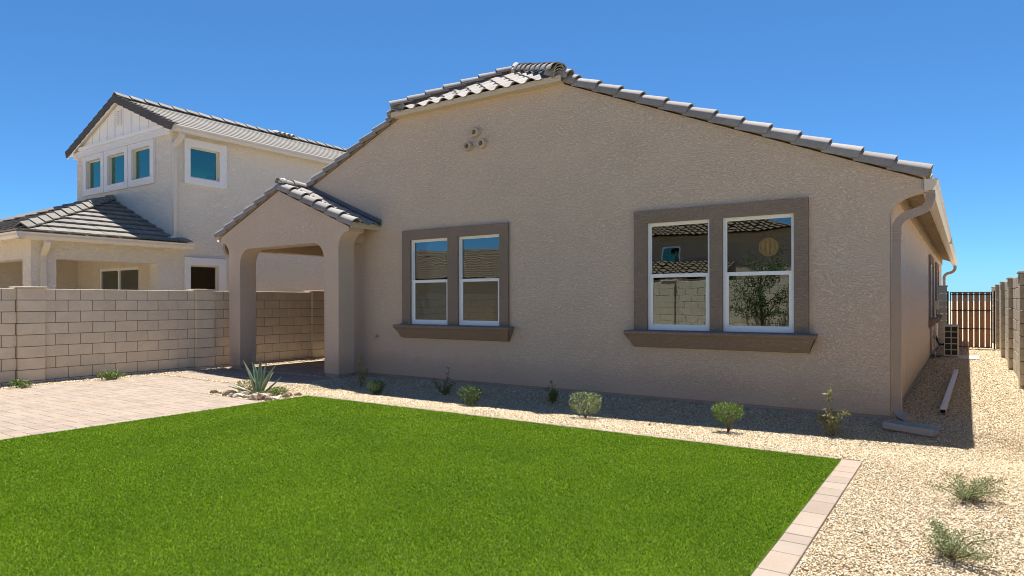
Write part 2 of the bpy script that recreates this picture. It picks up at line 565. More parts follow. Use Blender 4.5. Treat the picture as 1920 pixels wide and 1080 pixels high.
pav.sort(key=psize, reverse=True)
def paver_mb(mb, q, z0=-.04, z1=0.0, g=.0025):
    b_ = .004
    x0, y0, x1, y1 = q[0] + g, q[1] + g, q[2] - g, q[3] - g
    mb.add([(x0, y0, z0), (x1, y0, z0), (x1, y1, z0), (x0, y1, z0), (x0, y0, z1 - b_), (x1, y0, z1 - b_), (x1, y1, z1 - b_), (x0, y1, z1 - b_),
            (x0 + b_, y0 + b_, z1), (x1 - b_, y0 + b_, z1), (x1 - b_, y1 - b_, z1), (x0 + b_, y1 - b_, z1)],
           [(8, 9, 10, 11), (0, 1, 5, 4), (1, 2, 6, 5), (2, 3, 7, 6), (3, 0, 4, 7), (4, 5, 9, 8), (5, 6, 10, 9), (6, 7, 11, 10), (7, 4, 8, 11)])
cache = {}
for q in pav[:295]:
    sz = (round(q[2] - q[0], 3), round(q[3] - q[1], 3))
    if sz not in cache:
        mb = MB(); paver_mb(mb, (0, 0, *sz)); cache[sz] = mb.mesh('paver', M['paver'])
    link('paver', cache[sz], PT, loc=(q[0], q[1], rnd.uniform(-.0012, .0012)))
mb = MB()
for q in pav[295:]:
    paver_mb(mb, q, z1=rnd.uniform(-.0012, .0012))
mb.build('paver_field', M['paver'], PT, kind='stuff')

# lawn edging
ed = MB(); ed.box(-.925, .3, -.05, -.757, 6.59, -.008); ed.box(-8.22, 6.575, -.05, -.93, 6.655, -.008)
ED = ed.build('lawn_edging', M['joint'], kind='structure')
y = .3
while y < 6.5:
    L = rnd.choice([.2, .2, .3, .15])
    y2 = min(y + L, 6.59)
    if 6.59 - y2 < .1: y2 = 6.59
    mb = MB(); paver_mb(mb, (-.925, y, -.757, y2), z1=.006 + rnd.uniform(-.001, .001)); mb.build('paver', M['paver'], ED)
    y = y2
x = -8.2
while x < -.95:
    x2 = min(x + rnd.choice([.2, .3, .3]), -.93)
    mb = MB(); paver_mb(mb, (x, 6.578, x2, 6.65), z1=.002); mb.build('paver', M['paver'], ED)
    x = x2

# ------------------------------------------------------------------ lawn
LW = MB(); LW.add([(LAWN[0], LAWN[1], .004), (LAWN[2], LAWN[1], .004), (LAWN[2], LAWN[3], .004), (LAWN[0], LAWN[3], .004)], [(0, 1, 2, 3)])
LW.build('lawn', M['turf_base'], kind='structure')
def scatter(n, x0, y0, x1, y1, dens):
    """rejection sampling by dens(x, y) in 0..1"""
    X = nr.uniform(x0, x1, n); Y = nr.uniform(y0, y1, n)
    k = nr.uniform(0, 1, n) < dens(X, Y)
    return X[k], Y[k]
def ddens(ref, inf=1.0):
    def f(X, Y):
        d = -SN * X + CS * Y
        vis = (d > .8) & (np.abs(CS * X + SN * Y) / np.maximum(d, .1) < .80)
        p = np.clip((ref / np.maximum(d, .5)) ** 1.6, 0, 1)
        return np.where(vis, p, .12)
    return f
X, Y = scatter(1500000, LAWN[0] + .01, LAWN[1] + .01, LAWN[2] - .005, LAWN[3] - .005, ddens(4.2))
n = len(X)
D = np.maximum(-SN * X + CS * Y, 1)
wd = .0030 * np.clip(D / 3.5, 1, 2.6) * nr.uniform(.8, 1.3, n)
hh = nr.uniform(.006, .016, n)
th = nr.uniform(0, 2 * PI, n)
ln = nr.uniform(.006, .019, n)
la = nr.uniform(0, 2 * PI, n)
bx, by = np.cos(th) * wd, np.sin(th) * wd
V = np.empty((n, 3, 3))
V[:, 0] = np.stack([X - bx, Y - by, np.full(n, .003)], 1)
V[:, 1] = np.stack([X + bx, Y + by, np.full(n, .003)], 1)
V[:, 2] = np.stack([X + np.cos(la) * ln, Y + np.sin(la) * ln, .003 + hh], 1)
# keep the tips inside the edging
V[:, 2, 0] = np.minimum(V[:, 2, 0], LAWN[2] + .012)
npmesh('turf_grass', V.reshape(-1, 3), np.arange(3 * n).reshape(-1, 3), M['turf'], 'stuff')
print('blades', n)

# ------------------------------------------------------------------ gravel stones
OCT_V = np.array([(1, 0, 0), (0, 1, 0), (-1, 0, 0), (0, -1, 0), (0, 0, 1), (0, 0, -1)], float)
OCT_F = np.array([(0, 1, 4), (1, 2, 4), (2, 3, 4), (3, 0, 4), (1, 0, 5), (2, 1, 5), (3, 2, 5), (0, 3, 5)])
def stones(name, X, Y, size, m, zf=gz):
    n = len(X)
    T = np.repeat(OCT_V[None], n, 0) * (1 + nr.uniform(-.3, .3, (n, 6, 1)))
    T += nr.uniform(-.28, .28, (n, 6, 3))
    T *= size[:, None, None] * np.stack([nr.uniform(.8, 1.35, n), nr.uniform(.6, 1, n), nr.uniform(.35, .65, n)], 1)[:, None, :]
    q = nr.normal(size=(n, 4)); q[:, 1:3] *= .35
    q /= np.linalg.norm(q, axis=1)[:, None]
    w_, x_, y_, z_ = q.T
    Rm = np.stack([1 - 2 * (y_**2 + z_**2), 2 * (x_*y_ - z_*w_), 2 * (x_*z_ + y_*w_),
                   2 * (x_*y_ + z_*w_), 1 - 2 * (x_**2 + z_**2), 2 * (y_*z_ - x_*w_),
                   2 * (x_*z_ - y_*w_), 2 * (y_*z_ + x_*w_), 1 - 2 * (x_**2 + y_**2)], 1).reshape(n, 3, 3)
    T = np.einsum('nij,nkj->nki', Rm, T)
    T[:, :, 0] += X[:, None]; T[:, :, 1] += Y[:, None]
    T[:, :, 2] += (zf(X, Y) - .006 + nr.uniform(0, .35, n) * size)[:, None]
    F = (OCT_F[None] + 6 * np.arange(n)[:, None, None]).reshape(-1, 3)
    return npmesh(name, T.reshape(-1, 3), F, m, 'stuff')
gr = [( -.75, .3, .80, 9.1, 1.0), (-.72, 9.1, .80, 24.5, 1.0), (-8.22, 6.66, -.75, 9.1, 1.0),
      (-9.66, 6.9, -8.22, 9.05, 1.0), (-9.72, 5.85, -8.22, 6.9, 1.0), (-13.6, .6, -13.1, 14, .8), (-13.1, 6.85, -9.7, 6.97, 1.), (-13.1, 7.47, -9.7, 7.59, 1.), (-13.1, 8.35, -9.7, 8.45, 1.)]
GX, GY = [], []
for x0, y0, x1, y1, k in gr:
    area = (x1 - x0) * (y1 - y0)
    X, Y = scatter(int(area * 11000 * k), x0, y0, x1, y1, ddens(5.0))
    GX.append(X); GY.append(Y)
X = np.concatenate(GX); Y = np.concatenate(GY)
D = np.maximum(-SN * X + CS * Y, 1)
keep = ~((X > -1.02) & (X < -.7) & (Y > 0) & (Y < 6.63) & (X < -.75))
X, Y, D = X[keep], Y[keep], D[keep]
S = nr.uniform(.0048, .0112, len(X)) * np.clip((D / 5.5) ** .7, 1, 2.4)
stones('gravel', X, Y, S, M['gravel'])
print('stones', len(X))

# ------------------------------------------------------------------ roof tile pieces
def s_profile(n=10, wdt=.30, h=.052):
    out = []
    for i in range(n + 1):
        u = wdt * i / n
        if u <= .2: z = h * math.sin(PI * u / .2)
        else: z = -.010 * math.sin(PI * (u - .2) / (wdt - .2))
        out.append((u, z))
    return out
def s_tile_mb(L=.42, th_=.014, lift=.022):
    pr = s_profile()
    n = len(pr)
    vs = []
    for v_, dz in ((0, lift), (L, 0)):
        vs += [(u, v_, z + dz) for u, z in pr]
        vs += [(u, v_, z + dz - th_) for u, z in pr]
    fs = []
    for i in range(n - 1):
        fs.append((i, i + 1, 2 * n + i + 1, 2 * n + i))                 # top
        fs.append((n + i, 3 * n + i, 3 * n + i + 1, n + i + 1))         # under
        fs.append((i, n + i, n + i + 1, i + 1))                         # lip
    fs += [(0, 2 * n, 3 * n, n), (n - 1, 2 * n - 1, 4 * n - 1, 3 * n - 1)]
    return MB().add(vs, fs)
def flat_tile_mb(wd_=.325, L=.42, th_=.030, lift=.042):
    g = .003
    return MB().add([(g, 0, lift - th_), (wd_ - g, 0, lift - th_), (wd_ - g, L, -th_), (g, L, -th_), (g, 0, lift), (wd_ - g, 0, lift), (wd_ - g, L, 0), (g, L, 0)],
                    [(0, 3, 2, 1), (4, 5, 6, 7), (0, 1, 5, 4), (1, 2, 6, 5), (2, 3, 7, 6), (3, 0, 4, 7)])
def frame(O, U, V):
    U = Vector(U).normalized(); V = Vector(V).normalized(); Nn = U.cross(V)
    m = Matrix.Identity(4)
    for i in range(3):
        m[i][0] = U[i]; m[i][1] = V[i]; m[i][2] = Nn[i]; m[i][3] = O[i]
    return m
def lay_tiles(parent, Fm, inside, nu, nv, base, du, dv, clips, single=True, u0=0, v0=0, m=None, name='roof_tile', stuffname='tile_field'):
    """Fm: slope frame. clips: list of (point, normal) in slope coordinates; outside removed. base = MB of one tile"""
    shared = base.mesh(name, m, True, 0, 40) if single else None
    big = MB()
    for j in range(nv):
        for i in range(nu):
            u, v = u0 + i * du, v0 + j * dv
            cs_ = [(u, v), (u + du, v), (u, v + dv), (u + du, v + dv)]
            st = [[(cx - p[0]) * nn[0] + (cy - p[1]) * nn[1] <= 0.001 for cx, cy in cs_] for p, nn in clips]
            if any(not any(s_) for s_ in st): continue
            if all(all(s_) for s_ in st):
                if single:
                    link(name, shared, parent, mw=Fm @ Matrix.Translation((u, v, rnd.uniform(-.002, .002))))
                else:
                    big.add([(p[0] + u, p[1] + v, p[2]) for p in base.v], base.f)
            else:
                bm = bmesh.new()
                vv = [bm.verts.new((p[0] + u, p[1] + v, p[2])) for p in base.v]
                for f in base.f: bm.faces.new([vv[q] for q in f])
                for p, nn in clips:
                    bmesh.ops.bisect_plane(bm, geom=list(bm.verts) + list(bm.edges) + list(bm.faces), plane_co=(p[0], p[1], 0), plane_no=(nn[0], nn[1], 0), clear_outer=True)
                if bm.faces:
                    bm.verts.ensure_lookup_table()
                    for q, z in enumerate(bm.verts): z.index = q
                    mb = MB().add([tuple(z.co) for z in bm.verts], [tuple(z.index for z in f.verts) for f in bm.faces])
                    if single: link(name, mb.mesh(name, m, True, 0, 40), parent, mw=Fm)
                    else: big.add(mb.v, mb.f)
                bm.free()
    if not single and big.v:
        me = big.mesh(stuffname, m, True, 0, 40)
        link(stuffname, me, parent, kind='stuff', mw=Fm)

def rake_mb(mirror=False, face=.08, r_=.10, L=.43, th_=.016, tap=.80):
    """rake trim tile: vertical face and a barrel top, wider at the lower end"""
    def prof(k, rr):
        q = rr / r_
        c_ = .115
        p = [(x_ if z_ < 0 and False else c_ + (x_ - c_) * q, z_ * (q if z_ > 0 else 1)) for x_, z_ in
             ((0, -face), (0, 0), (.008, .018), (.035, .045), (.07, .067), (.105, .08), (.14, .082), (.175, .07), (.205, .045), (.225, .012), (.23, 0))]
        return [(x_ * k if False else x_, z_ * (k if z_ > 0 else 1)) for x_, z_ in p]
    rings = []
    for v_, rr, dz in ((0, r_, .034), (L, r_ * tap, -.004)):
        o = prof(1, rr); i_ = [(x_ + (.115 - x_) * .14, z_ - (th_ if z_ > 0 else 0)) for x_, z_ in o]
        rings.append([(x_, v_, z_ + dz) for x_, z_ in o]); rings.append([(x_, v_, z_ + dz) for x_, z_ in i_])
    n = len(rings[0])
    vs = [p for r__ in rings for p in r__]
    fs = []
    for i in range(n - 1):
        fs += [(i, i + 1, 2 * n + i + 1, 2 * n + i), (n + i, 3 * n + i, 3 * n + i + 1, n + i + 1), (i, n + i, n + i + 1, i + 1), (2 * n + i, 2 * n + i + 1, 3 * n + i + 1, 3 * n + i)]
    fs += [(0, 2 * n, 3 * n, n), (n - 1, 2 * n - 1, 4 * n - 1, 3 * n - 1)]
    if mirror: vs = [(-x_, y_, z_) for x_, y_, z_ in vs]
    return MB().add(vs, fs)
def cap_mb(r_=.115, L=.42, th_=.015, tap=.84, lift=.03, span=90):
    rings = []
    for v_, rr, dz in ((0, r_, lift), (L, r_ * tap, 0)):
        for q in (rr, rr - th_):
            rings.append([(q * math.sin(R(a_)), v_, q * math.cos(R(a_)) + dz - r_ * .35) for a_ in np.linspace(-span, span, 11)])
    n = len(rings[0]); vs = [p for r__ in rings for p in r__]; fs = []
    for i in range(n - 1):
        fs += [(i, i + 1, 2 * n + i + 1, 2 * n + i), (n + i, 3 * n + i, 3 * n + i + 1, n + i + 1), (i, n + i, n + i + 1, i + 1), (2 * n + i, 2 * n + i + 1, 3 * n + i + 1, 3 * n + i)]
    fs += [(0, 2 * n, 3 * n, n), (n - 1, 2 * n - 1, 4 * n - 1, 3 * n - 1)]
    return MB().add(vs, fs)
def run_caps(parent, A, B, me, name='ridge_tile', exp=.37, jit=.006):
    """overlapping caps from A (low) to B (high)"""
    A, B = Vector(A), Vector(B)
    Vv = (B - A).normalized(); U = Vv.cross(Vector((0, 0, 1))).normalized()
    n = max(1, int(round((B - A).length / exp)))
    for i in range(n):
        p = A + (B - A) * (i / n)
        Fm = frame(p, U, Vv) @ Matrix.Rotation(rnd.uniform(-.02, .02), 4, 'Z')
        Fm.translation += Vector((0, 0, rnd.uniform(-jit, jit)))
        link(name, me, parent, mw=Fm)
TILE_S = s_tile_mb()
TILE_B = s_tile_mb(lift=.075)
CAP = cap_mb().mesh('ridge_tile', M['tile'], True, 0, 40)
RAKE_R = rake_mb(False).mesh('rake_tile', M['tile'], True, 0, 24)
RAKE_L = rake_mb(True).mesh('rake_tile', M['tile'], True, 0, 24)
def run_rakes(parent, O, U, V, n, me, exp=.385):
    for i in range(n):
        Fm = frame(Vector(O) + Vector(V).normalized() * (i * exp + rnd.uniform(-.006, .006)), U, V)
        link('rake_tile', me, parent, mw=Fm)

# ------------------------------------------------------------------ main house
YF = 9.1; XR = -.75; SL = .4167; RX = -7.0; BACK = 29.0
CT = 1 / math.sqrt(1 + SL * SL); ST = SL * CT
def zb(x):               # underside line of the rake tiles on the facade
    return 2.80 + SL * (6.612 - abs(x - RX))
H = thing('house', 'single-storey taupe stucco house with grey barrel-tile gable roof in the middle of the photo', 'house', (-7, YF, 0))
CLZ = 4.86
xl, xr = RX - (6.612 - (CLZ - 2.80) / SL), RX + (6.612 - (CLZ - 2.80) / SL)
# windows: (frames, trim outer)
W1 = dict(tr=(-8.645, 1.0, -6.26, 2.729), fr=[(-8.45, 1.012, -7.55, 2.557), (-7.33, 1.012, -6.43, 2.557)])
W2 = dict(tr=(-4.016, 1.0, -1.646, 2.732), fr=[(-3.82, 1.01, -2.90, 2.551), (-2.735, 1.01, -1.815, 2.551)])
holes = [rect(*f) for f in W1['fr'] + W2['fr']]
outer = [(XR, .05), (XR, 2.45)] + arc(-.36, 2.45, .39, .235, 180, 90, 8)[1:] + [(-.36, 2.775), (-.42, zb(-.42) + .02)]
outer += [(xr, CLZ + .02), (xl, CLZ + .02), (-12.9, zb(-12.9) + .02), (-12.9, 2.7), (-10.3, 2.7), (-10.3, .05)]
# gable wall and windows
pl = plate(outer, holes, XZ, YF, YF + .14)
pl.build('front_wall', M['stucco'], H)
# side wall
SWIN = [(19.0, 1.0, 20.6, 2.35), (22.9, 1.0, 24.5, 2.35)]
plate(rect(YF + .14, .05, BACK, 2.86), [rect(*q) for q in SWIN], YZ, XR - .14, XR).build('side_wall', M['stucco_side'], H)
MB().box(-10.3, YF + .14, .05, -10.16, 16, 2.86).build('patio_wall', M['stucco'], H)
MB().box(-13.0, BACK - .14, .05, XR - .14, BACK, 2.86).build('back_wall', M['stucco'], H)
MB().box(-12.9, 13.9, .05, -12.76, BACK - .14, 2.86).build('far_side_wall', M['stucco'], H)
MB().box(-12.76, 14.0, .05, -10.3, 14.14, 2.86).build('patio_back_wall', M['stucco'], H)
f = MB(); f.box(-10.28, YF + .022, -.2, XR - .022, YF + .16, .048); f.box(XR - .16, YF + .16, -.2, XR - .022, BACK, .048); f.box(-10.28, YF + .16, -.2, -10.18, 16, .048)
f.build('foundation', M['stem'], H)
# weep screed: thin metal line under the stucco
MB().box(-10.3, YF - .006, .038, XR + .004, YF + .02, .0495).build('weep_screed', M['pipe'], H)
# interior
it = MB(); it.box(-10.1, YF + .2, .0, XR - .2, 14.0, .03)
it.build('interior_floor', M['grey_conc'], H)
it = MB(); it.box(-10.15, 14.0, .03, XR - .2, 14.06, 2.64); it.box(-5.2, YF + .15, .03, -5.1, 14, 2.619)
it.build('interior_wall', M['interior'], H)
MB().box(-10.155, YF + .145, 2.62, XR - .145, 13.999, 2.68).build('interior_ceiling', M['interior'], H)

# front windows
def sash_window(parent, x0, z0, x1, z1, yg):
    """single-hung vinyl window, front face towards -y; yg = front of frame"""
    Wn = plate(rect(x0, z0, x1, z1), [rect(x0 + .035, z0 + .045, x1 - .035, z1 - .035)], XZ, yg, yg + .07).build('window', M['white'], parent)
    zm = z0 + (z1 - z0) * .505
    xa, xb = x0 + .035, x1 - .035
    MB().box(xa, yg + .008, zm - .024, xb, yg + .05, zm + .024).build('meeting_rail', M['white'], Wn)
    # lower sash frame
    plate(rect(xa + .0, z0 + .045, xb, zm - .024), [rect(xa + .038, z0 + .045 + .035, xb - .038, zm - .026)], XZ, yg + .016, yg + .045).build('sash_frame', M['white'], Wn)
    plate(rect(xa, zm + .024, xb, z1 - .035), [rect(xa + .012, zm + .026, xb - .012, z1 - .047)], XZ, yg + .03, yg + .055).build('sash_frame', M['white'], Wn)
    MB().box(xa + .036, yg + .026, z0 + .078, xb - .036, yg + .031, zm - .022).build('pane', M['glass'], Wn)
    MB().box(xa + .010, yg + .040, zm + .022, xb - .010, yg + .045, z1 - .045).build('pane', M['glass'], Wn)
    return Wn
for Wd in (W1, W2):
    x0, z0, x1, z1 = Wd['tr']
    hs = [rect(a_ + .004, b_, c_ - .004, d_ - .004) for a_, b_, c_, d_ in Wd['fr']]
    for q, (a_, b_, c_, d_) in enumerate(Wd['fr']):
        hs[q] = rect(a_ + .004, z0 + .004, c_ - .004, d_ - .004)
    plate(rect(x0, z0, x1, z1), hs, XZ, YF - .05, YF - .001).build('window_trim', M['stucco_trim'], H)
    # moulded sill: round nose on top, tapering to the wall underneath
    pr = [(0, .0), (-.16, .0)] + [(-.16 - .028 * math.sin(R(a_)), -.03 + .03 * math.cos(R(a_))) for a_ in range(0, 181, 30)][1:] + [(-.15, -.075), (-.06, -.235), (0, -.245)]
    xa, xb = x0 - .105, x1 + .105
    mb = MB()
    n = len(pr)
    def pt(p, side):
        inset = (-p[1] * .42) if p[1] < -.07 else 0
        return ((xa + inset) if side == 0 else (xb - inset), YF - .001 + p[0], z0 + p[1])
    mb.add([pt(p, 0) for p in pr] + [pt(p, 1) for p in pr], [tuple(range(n)), tuple(range(n, 2 * n))[::-1]] + [(i, n + i, n + (i + 1) % n, (i + 1) % n) for i in range(n)])
    mb.build('window_sill', M['stucco_trim'], H, smooth=True, angle=50)
    for (a_, b_, c_, d_) in Wd['fr']:
        sash_window(H, a_ + .002, b_, c_ - .002, d_ - .002, YF - .004)
# side windows: surround, frame, glass
for (a_, b_, c_, d_) in SWIN:
    plate(rect(a_ - .16, b_ - .02, c_ + .16, d_ + .18), [rect(a_ + .002, b_ + .002, c_ - .002, d_ - .002)], YZ, XR + .001, XR + .05).build('window_trim', M['stucco_trim'], H)
    MB().prism([(0, 0), (.15, 0), (.14, -.06), (.05, -.2), (0, -.2)], lambda p, q, t: (XR + .001 + p, t, b_ - .022 + q), a_ - .26, c_ + .26).build('window_sill', M['stucco_trim'], H)
    Wn = plate(rect(a_ + .002, b_ + .002, c_ - .002, d_ - .002), [rect(a_ + .05, b_ + .05, (a_ + c_) / 2 - .02, d_ - .05), rect((a_ + c_) / 2 + .02, b_ + .05, c_ - .05, d_ - .05)], YZ, XR - .06, XR + .012).build('window', M['white'], H)
    MB().box(XR - .03, a_ + .04, b_ + .04, XR - .025, c_ - .04, d_ - .04).build('pane', M['glass'], Wn)

# roof decks (deck plane is .1 above the rake underside, measured square to the slope)
def deck_z(x): return zb(x) + .1 / CT
yF = YF - .03
dk = MB()
yA = 10.40; zA = deck_z(RX) + .03
# right slope polygon (x,y) following deck plane
def slab(mb, pts, fz, t=.05):
    n = len(pts)
    mb.add([(p[0], p[1], fz(*p)) for p in pts] + [(p[0], p[1], fz(*p) - t) for p in pts],
           [tuple(range(n)), tuple(range(n, 2 * n))[::-1]] + [(i, (i + 1) % n, n + (i + 1) % n, n + i) for i in range(n)])
xe = -.42
hz = CLZ + .055
yE = 8.96
xhr = RX + 6.612 - (hz - .1 / CT - 2.80) / SL
xhl = 2 * RX - xhr
slab(dk, [(xe, yF + .03), (xe, BACK + .1), (RX, BACK + .1), (RX, yA), (xhr, yE + .1), (xhr, yF + .03)], lambda x, y: deck_z(x) - .012)
slab(dk, [(-13.3, yF + .03), (xhl, yF + .03), (xhl, yE + .1), (RX, yA), (RX, BACK + .1), (-13.3, BACK + .1)], lambda x, y: deck_z(x) - .012)
hs_ = (zA - hz) / (yA - yE)
slab(dk, [(xhl, yE), (xhr, yE), (RX, yA)], lambda x, y: hz + hs_ * (y - yE) - .012)
dk.build('roof_deck', M['eave_paint'], H)
# fascia of the clipped gable
fc = MB(); fc.box(xhl - .02, yE - .022, hz - .075, xhr + .02, yE, hz + .012); fc.build('fascia', M['cream'], H)
sf = MB(); sf.box(xhl, yE, hz - .075, xhr, YF, hz - .06); sf.build('soffit', M['cream'], H)
# clipped-gable tiles
Lh = math.sqrt((yA - yE) ** 2 + (zA - hz) ** 2)
Fh = frame((xhl, yE - .045, hz - .045 * hs_ + .012), (1, 0, 0), (0, yA - yE, zA - hz))
Wh = xhr - xhl
hn = Vector((-(Lh), Wh / 2)).normalized()
clips = [((0, .05), (hn.x, hn.y)), ((Wh, .05), (-hn.x, hn.y))]
lay_tiles(H, Fh, None, 11, 5, TILE_S, .30, .37, clips, True, u0=-.02, m=M['tile'])
# rake tiles
nR = 14
VR = Vector((-CT, 0, ST)); UR = Vector((0, 1, 0))
run_rakes(H, (-.36, yF - .06, deck_z(-.36)), UR, VR, 14, RAKE_R)
VL = Vector((CT, 0, ST)); ULv = Vector((0, -1, 0))
x0 = -8.66 - 12 * .385 * CT
run_rakes(H, (x0, yF - .06, deck_z(x0)), ULv, VL, 12, RAKE_L)
# end pieces beside the clipped eave
link('rake_tile', RAKE_L, H, mw=frame((xhl - .13, yF - .12, deck_z(xhl - .13) + .05), ULv, VL))
link('rake_tile', RAKE_R, H, mw=frame((xhr + .12, yF - .12, deck_z(xhr + .12) + .05), UR, VR))
# hips and ridge
run_caps(H, (xhl + .02, yE - .06, hz + .10), (RX - .03, yA, zA + .10), CAP)
run_caps(H, (xhr - .02, yE - .06, hz + .10), (RX + .03, yA, zA + .10), CAP, exp=.30)
# nested stack of cap ends at the foot of the right hip
for k in range(4):
    p = Vector((xhr + .02, yE - .02, hz + .10 - .045 * k))
    Vv = Vector((RX - xhr, yA - yE, zA - hz)).normalized(); U = Vv.cross(Vector((0, 0, 1))).normalized()
    link('ridge_tile', CAP, H, mw=frame(p + Vv * .02 * k, U, Vv) @ Matrix.Scale(.94, 4))
run_caps(H, (RX, BACK, zA + .085), (RX, yA - .05, zA + .085), CAP, exp=.37)
MB().tube([(RX, yA - .1, zA + .03), (RX, yA + .02, zA + .15), (RX, yA + .15, zA + .1)], [.05, .09, .05], 8).build('ridge_mortar', M['mortar_white'], H, True)
# field tiles on the big slopes, joined
nv = int(6.6 / CT / .37) + 1
Fr = frame((-.36, YF + .12, deck_z(-.36)), (0, 1, 0), VR)
hipd = Vector(((yA - YF), (xhr - RX) / CT)).normalized()
lay_tiles(H, Fr, None, 66, nv, TILE_S, .30, .37, [((0, 6.55 / CT), (0, 1)), ((yE - YF, (-.36 - xhr) / CT), (-(RX - xhr) / CT * -1 * -1, -(yA - yE)) if False else (-abs(RX - xhr) / CT, (yA - yE)))], False, m=M['tile'])
Fl = frame((-13.3, BACK, deck_z(-13.3)), (0, -1, 0), VL)
lay_tiles(H, Fl, None, 66, nv, TILE_S, .30, .37, [((0, 6.25 / CT), (0, 1)), ((BACK - yE, (xhl + 13.3) / CT), (abs(RX - xhl) / CT, (yA - yE)))], False, m=M['tile'])
# eave: rafter tails, blocking, fascia
for k in range(48):
    yk = YF + .35 + k * .41
    MB().prism([(XR, deck_z(XR) - .065), (xe - .01, deck_z(xe) - .065), (xe - .01, deck_z(xe) - .115), (XR, deck_z(XR) - .125)], XZ, yk, yk + .045).build('rafter_tail', M['cream'], H)
MB().box(xe - .006, YF + .145, 2.70, xe + .016, BACK + .1, deck_z(xe) - .02).build('eave_board', M['cream'], H)
MB().box(XR, YF + .145, 2.74, XR + .03, BACK, 2.92).build('frieze_board', M['eave_paint'], H)
# gutter (K profile)
gp = [(xe + .018, 2.70), (xe + .10, 2.70), (xe + .135, 2.76), (xe + .135, 2.80), (xe + .155, 2.815), (xe + .155, 2.83), (xe + .14, 2.83), (xe + .12, 2.80), (xe + .12, 2.765), (xe + .092, 2.712), (xe + .03, 2.712), (xe + .03, 2.83), (xe + .018, 2.83)]
G = MB().prism(gp, XZ, YF - .02, BACK + .12).build('gutter', M['cream_gutter'], H)
MB().prism([(xe + .018, 2.70), (xe + .10, 2.70), (xe + .135, 2.76), (xe + .135, 2.80), (xe + .155, 2.83), (xe + .018, 2.83)], XZ, YF - .028, YF - .021).build('gutter_end_cap', M['cream_gutter'], G)
MB().box(xe + .016, YF + 8.8, 2.694, xe + .16, YF + 8.83, 2.836).build('gutter_joint', M['cream_gutter'], G)

def elbow(pts, steps=8):
    """catmull-rom through pts"""
    P = [Vector(p) for p in pts]
    P = [P[0] * 2 - P[1]] + P + [P[-1] * 2 - P[-2]]
    out = []
    for i in range(1, len(P) - 2):
        for s_ in range(steps):
            t_ = s_ / steps
            a_, b_, c_, d_ = P[i - 1:i + 3]
            out.append(.5 * ((2 * b_) + (c_ - a_) * t_ + (2 * a_ - 5 * b_ + 4 * c_ - d_) * t_ ** 2 + (3 * b_ - a_ - 3 * c_ + d_) * t_ ** 3))
    out.append(P[-2])
    return out
def downspout(parent, pts_top, xz, zlow, pts_low, w_=.046, h_=.034, ribs=True):
    D_ = MB()
    def rib(path, lo, hi):
        return [1.0 + (.07 if (i % 2 and lo < i < hi) else 0) for i in range(len(path))]
    tp = elbow(pts_top, 10); nt_ = len(tp)
    D_.tube(tp, rib(tp, 0, nt_ - 1) if ribs else 1.0, 4, True, (w_, h_))
    o = D_.build('elbow', M['pipe'], parent)
    lp = elbow(pts_low, 12)
    MB().tube([pts_top[-1], pts_low[0]], 1.0, 4, True, (w_ * .985, h_ * .985)).build('downspout', M['pipe'], parent, bevel=.004)
    MB().tube(lp, rib(lp, 2, len(lp) - 4), 4, True, (w_, h_)).build('elbow', M['pipe'], parent)
DS = thing('downspout_pipe', 'tan rectangular downspout running down the near right corner of the house to the splash block', 'downspout', (-.68, YF, 0))
downspout(DS, [(-.345, YF + .04, 2.70), (-.345, YF + .04, 2.60), (-.40, YF + .05, 2.50), (-.60, YF + .04, 2.42), (-.68, YF + .035, 2.32), (-.682, YF + .03, 2.2)],
          None, 0, [(-.682, YF + .03, .30), (-.682, YF + .02, .17), (-.655, YF - .03, .09), (-.60, YF - .1, .055), (-.54, YF - .2, .045)], .046, .036)
for zz in (2.12, .42):
    MB().box(-.735, YF - .012, zz, -.63, YF + .07, zz + .012).build('strap', M['pipe'], DS)
DS2 = thing('downspout_pipe', 'tan downspout at the far end of the side eave, beyond the gate', 'downspout', (-.68, BACK, 0))
downspout(DS2, [(-.345, BACK + .1, 2.70), (-.345, BACK + .1, 2.58), (-.42, BACK + .1, 2.47), (-.60, BACK + .1, 2.40), (-.67, BACK + .1, 2.3), (-.675, BACK + .1, 2.2)],
          None, 0, [(-.675, BACK + .1, .30), (-.675, BACK + .08, .2), (-.655, BACK + .02, .09), (-.58, BACK - .06, .055)], .046, .034)
# gable-end vent pipes and hose bib
for (vx, vz) in ((-6.935, 4.315), (-7.09, 4.095), (-6.79, 4.105)):
    n = 16
    rings = []
    for yy, rr in ((YF, .082), (YF - .085, .082), (YF - .092, .078), (YF - .092, .046), (YF + .08, .044)):
        rings.append([(vx + rr * math.cos(2 * PI * k / n), yy, vz + rr * math.sin(2 * PI * k / n)) for k in range(n)])
    mb = MB(); vs = [p for r_ in rings for p in r_]
    fs = [(i * n + k, i * n + (k + 1) % n, (i + 1) * n + (k + 1) % n, (i + 1) * n + k) for i in range(4) for k in range(n)]
    fs.append(tuple(range(4 * n, 5 * n)))
    mb.add(vs, fs).build('gable_vent', M['vent_pipe'], H, smooth=True)
hb = MB(); hb.tube([(-9.32, YF, .76), (-9.32, YF - .06, .76), (-9.32, YF - .08, .72)], [.014, .014, .012], 8); hb.tube([(-9.345, YF - .05, .785), (-9.295, YF - .05, .785)], .012, 8); hb.tube([(-9.32, YF - .05, .76), (-9.32, YF - .05, .79)], .006, 6)
hb.build('hose_tap', M['vent_pipe'], H, smooth=True)

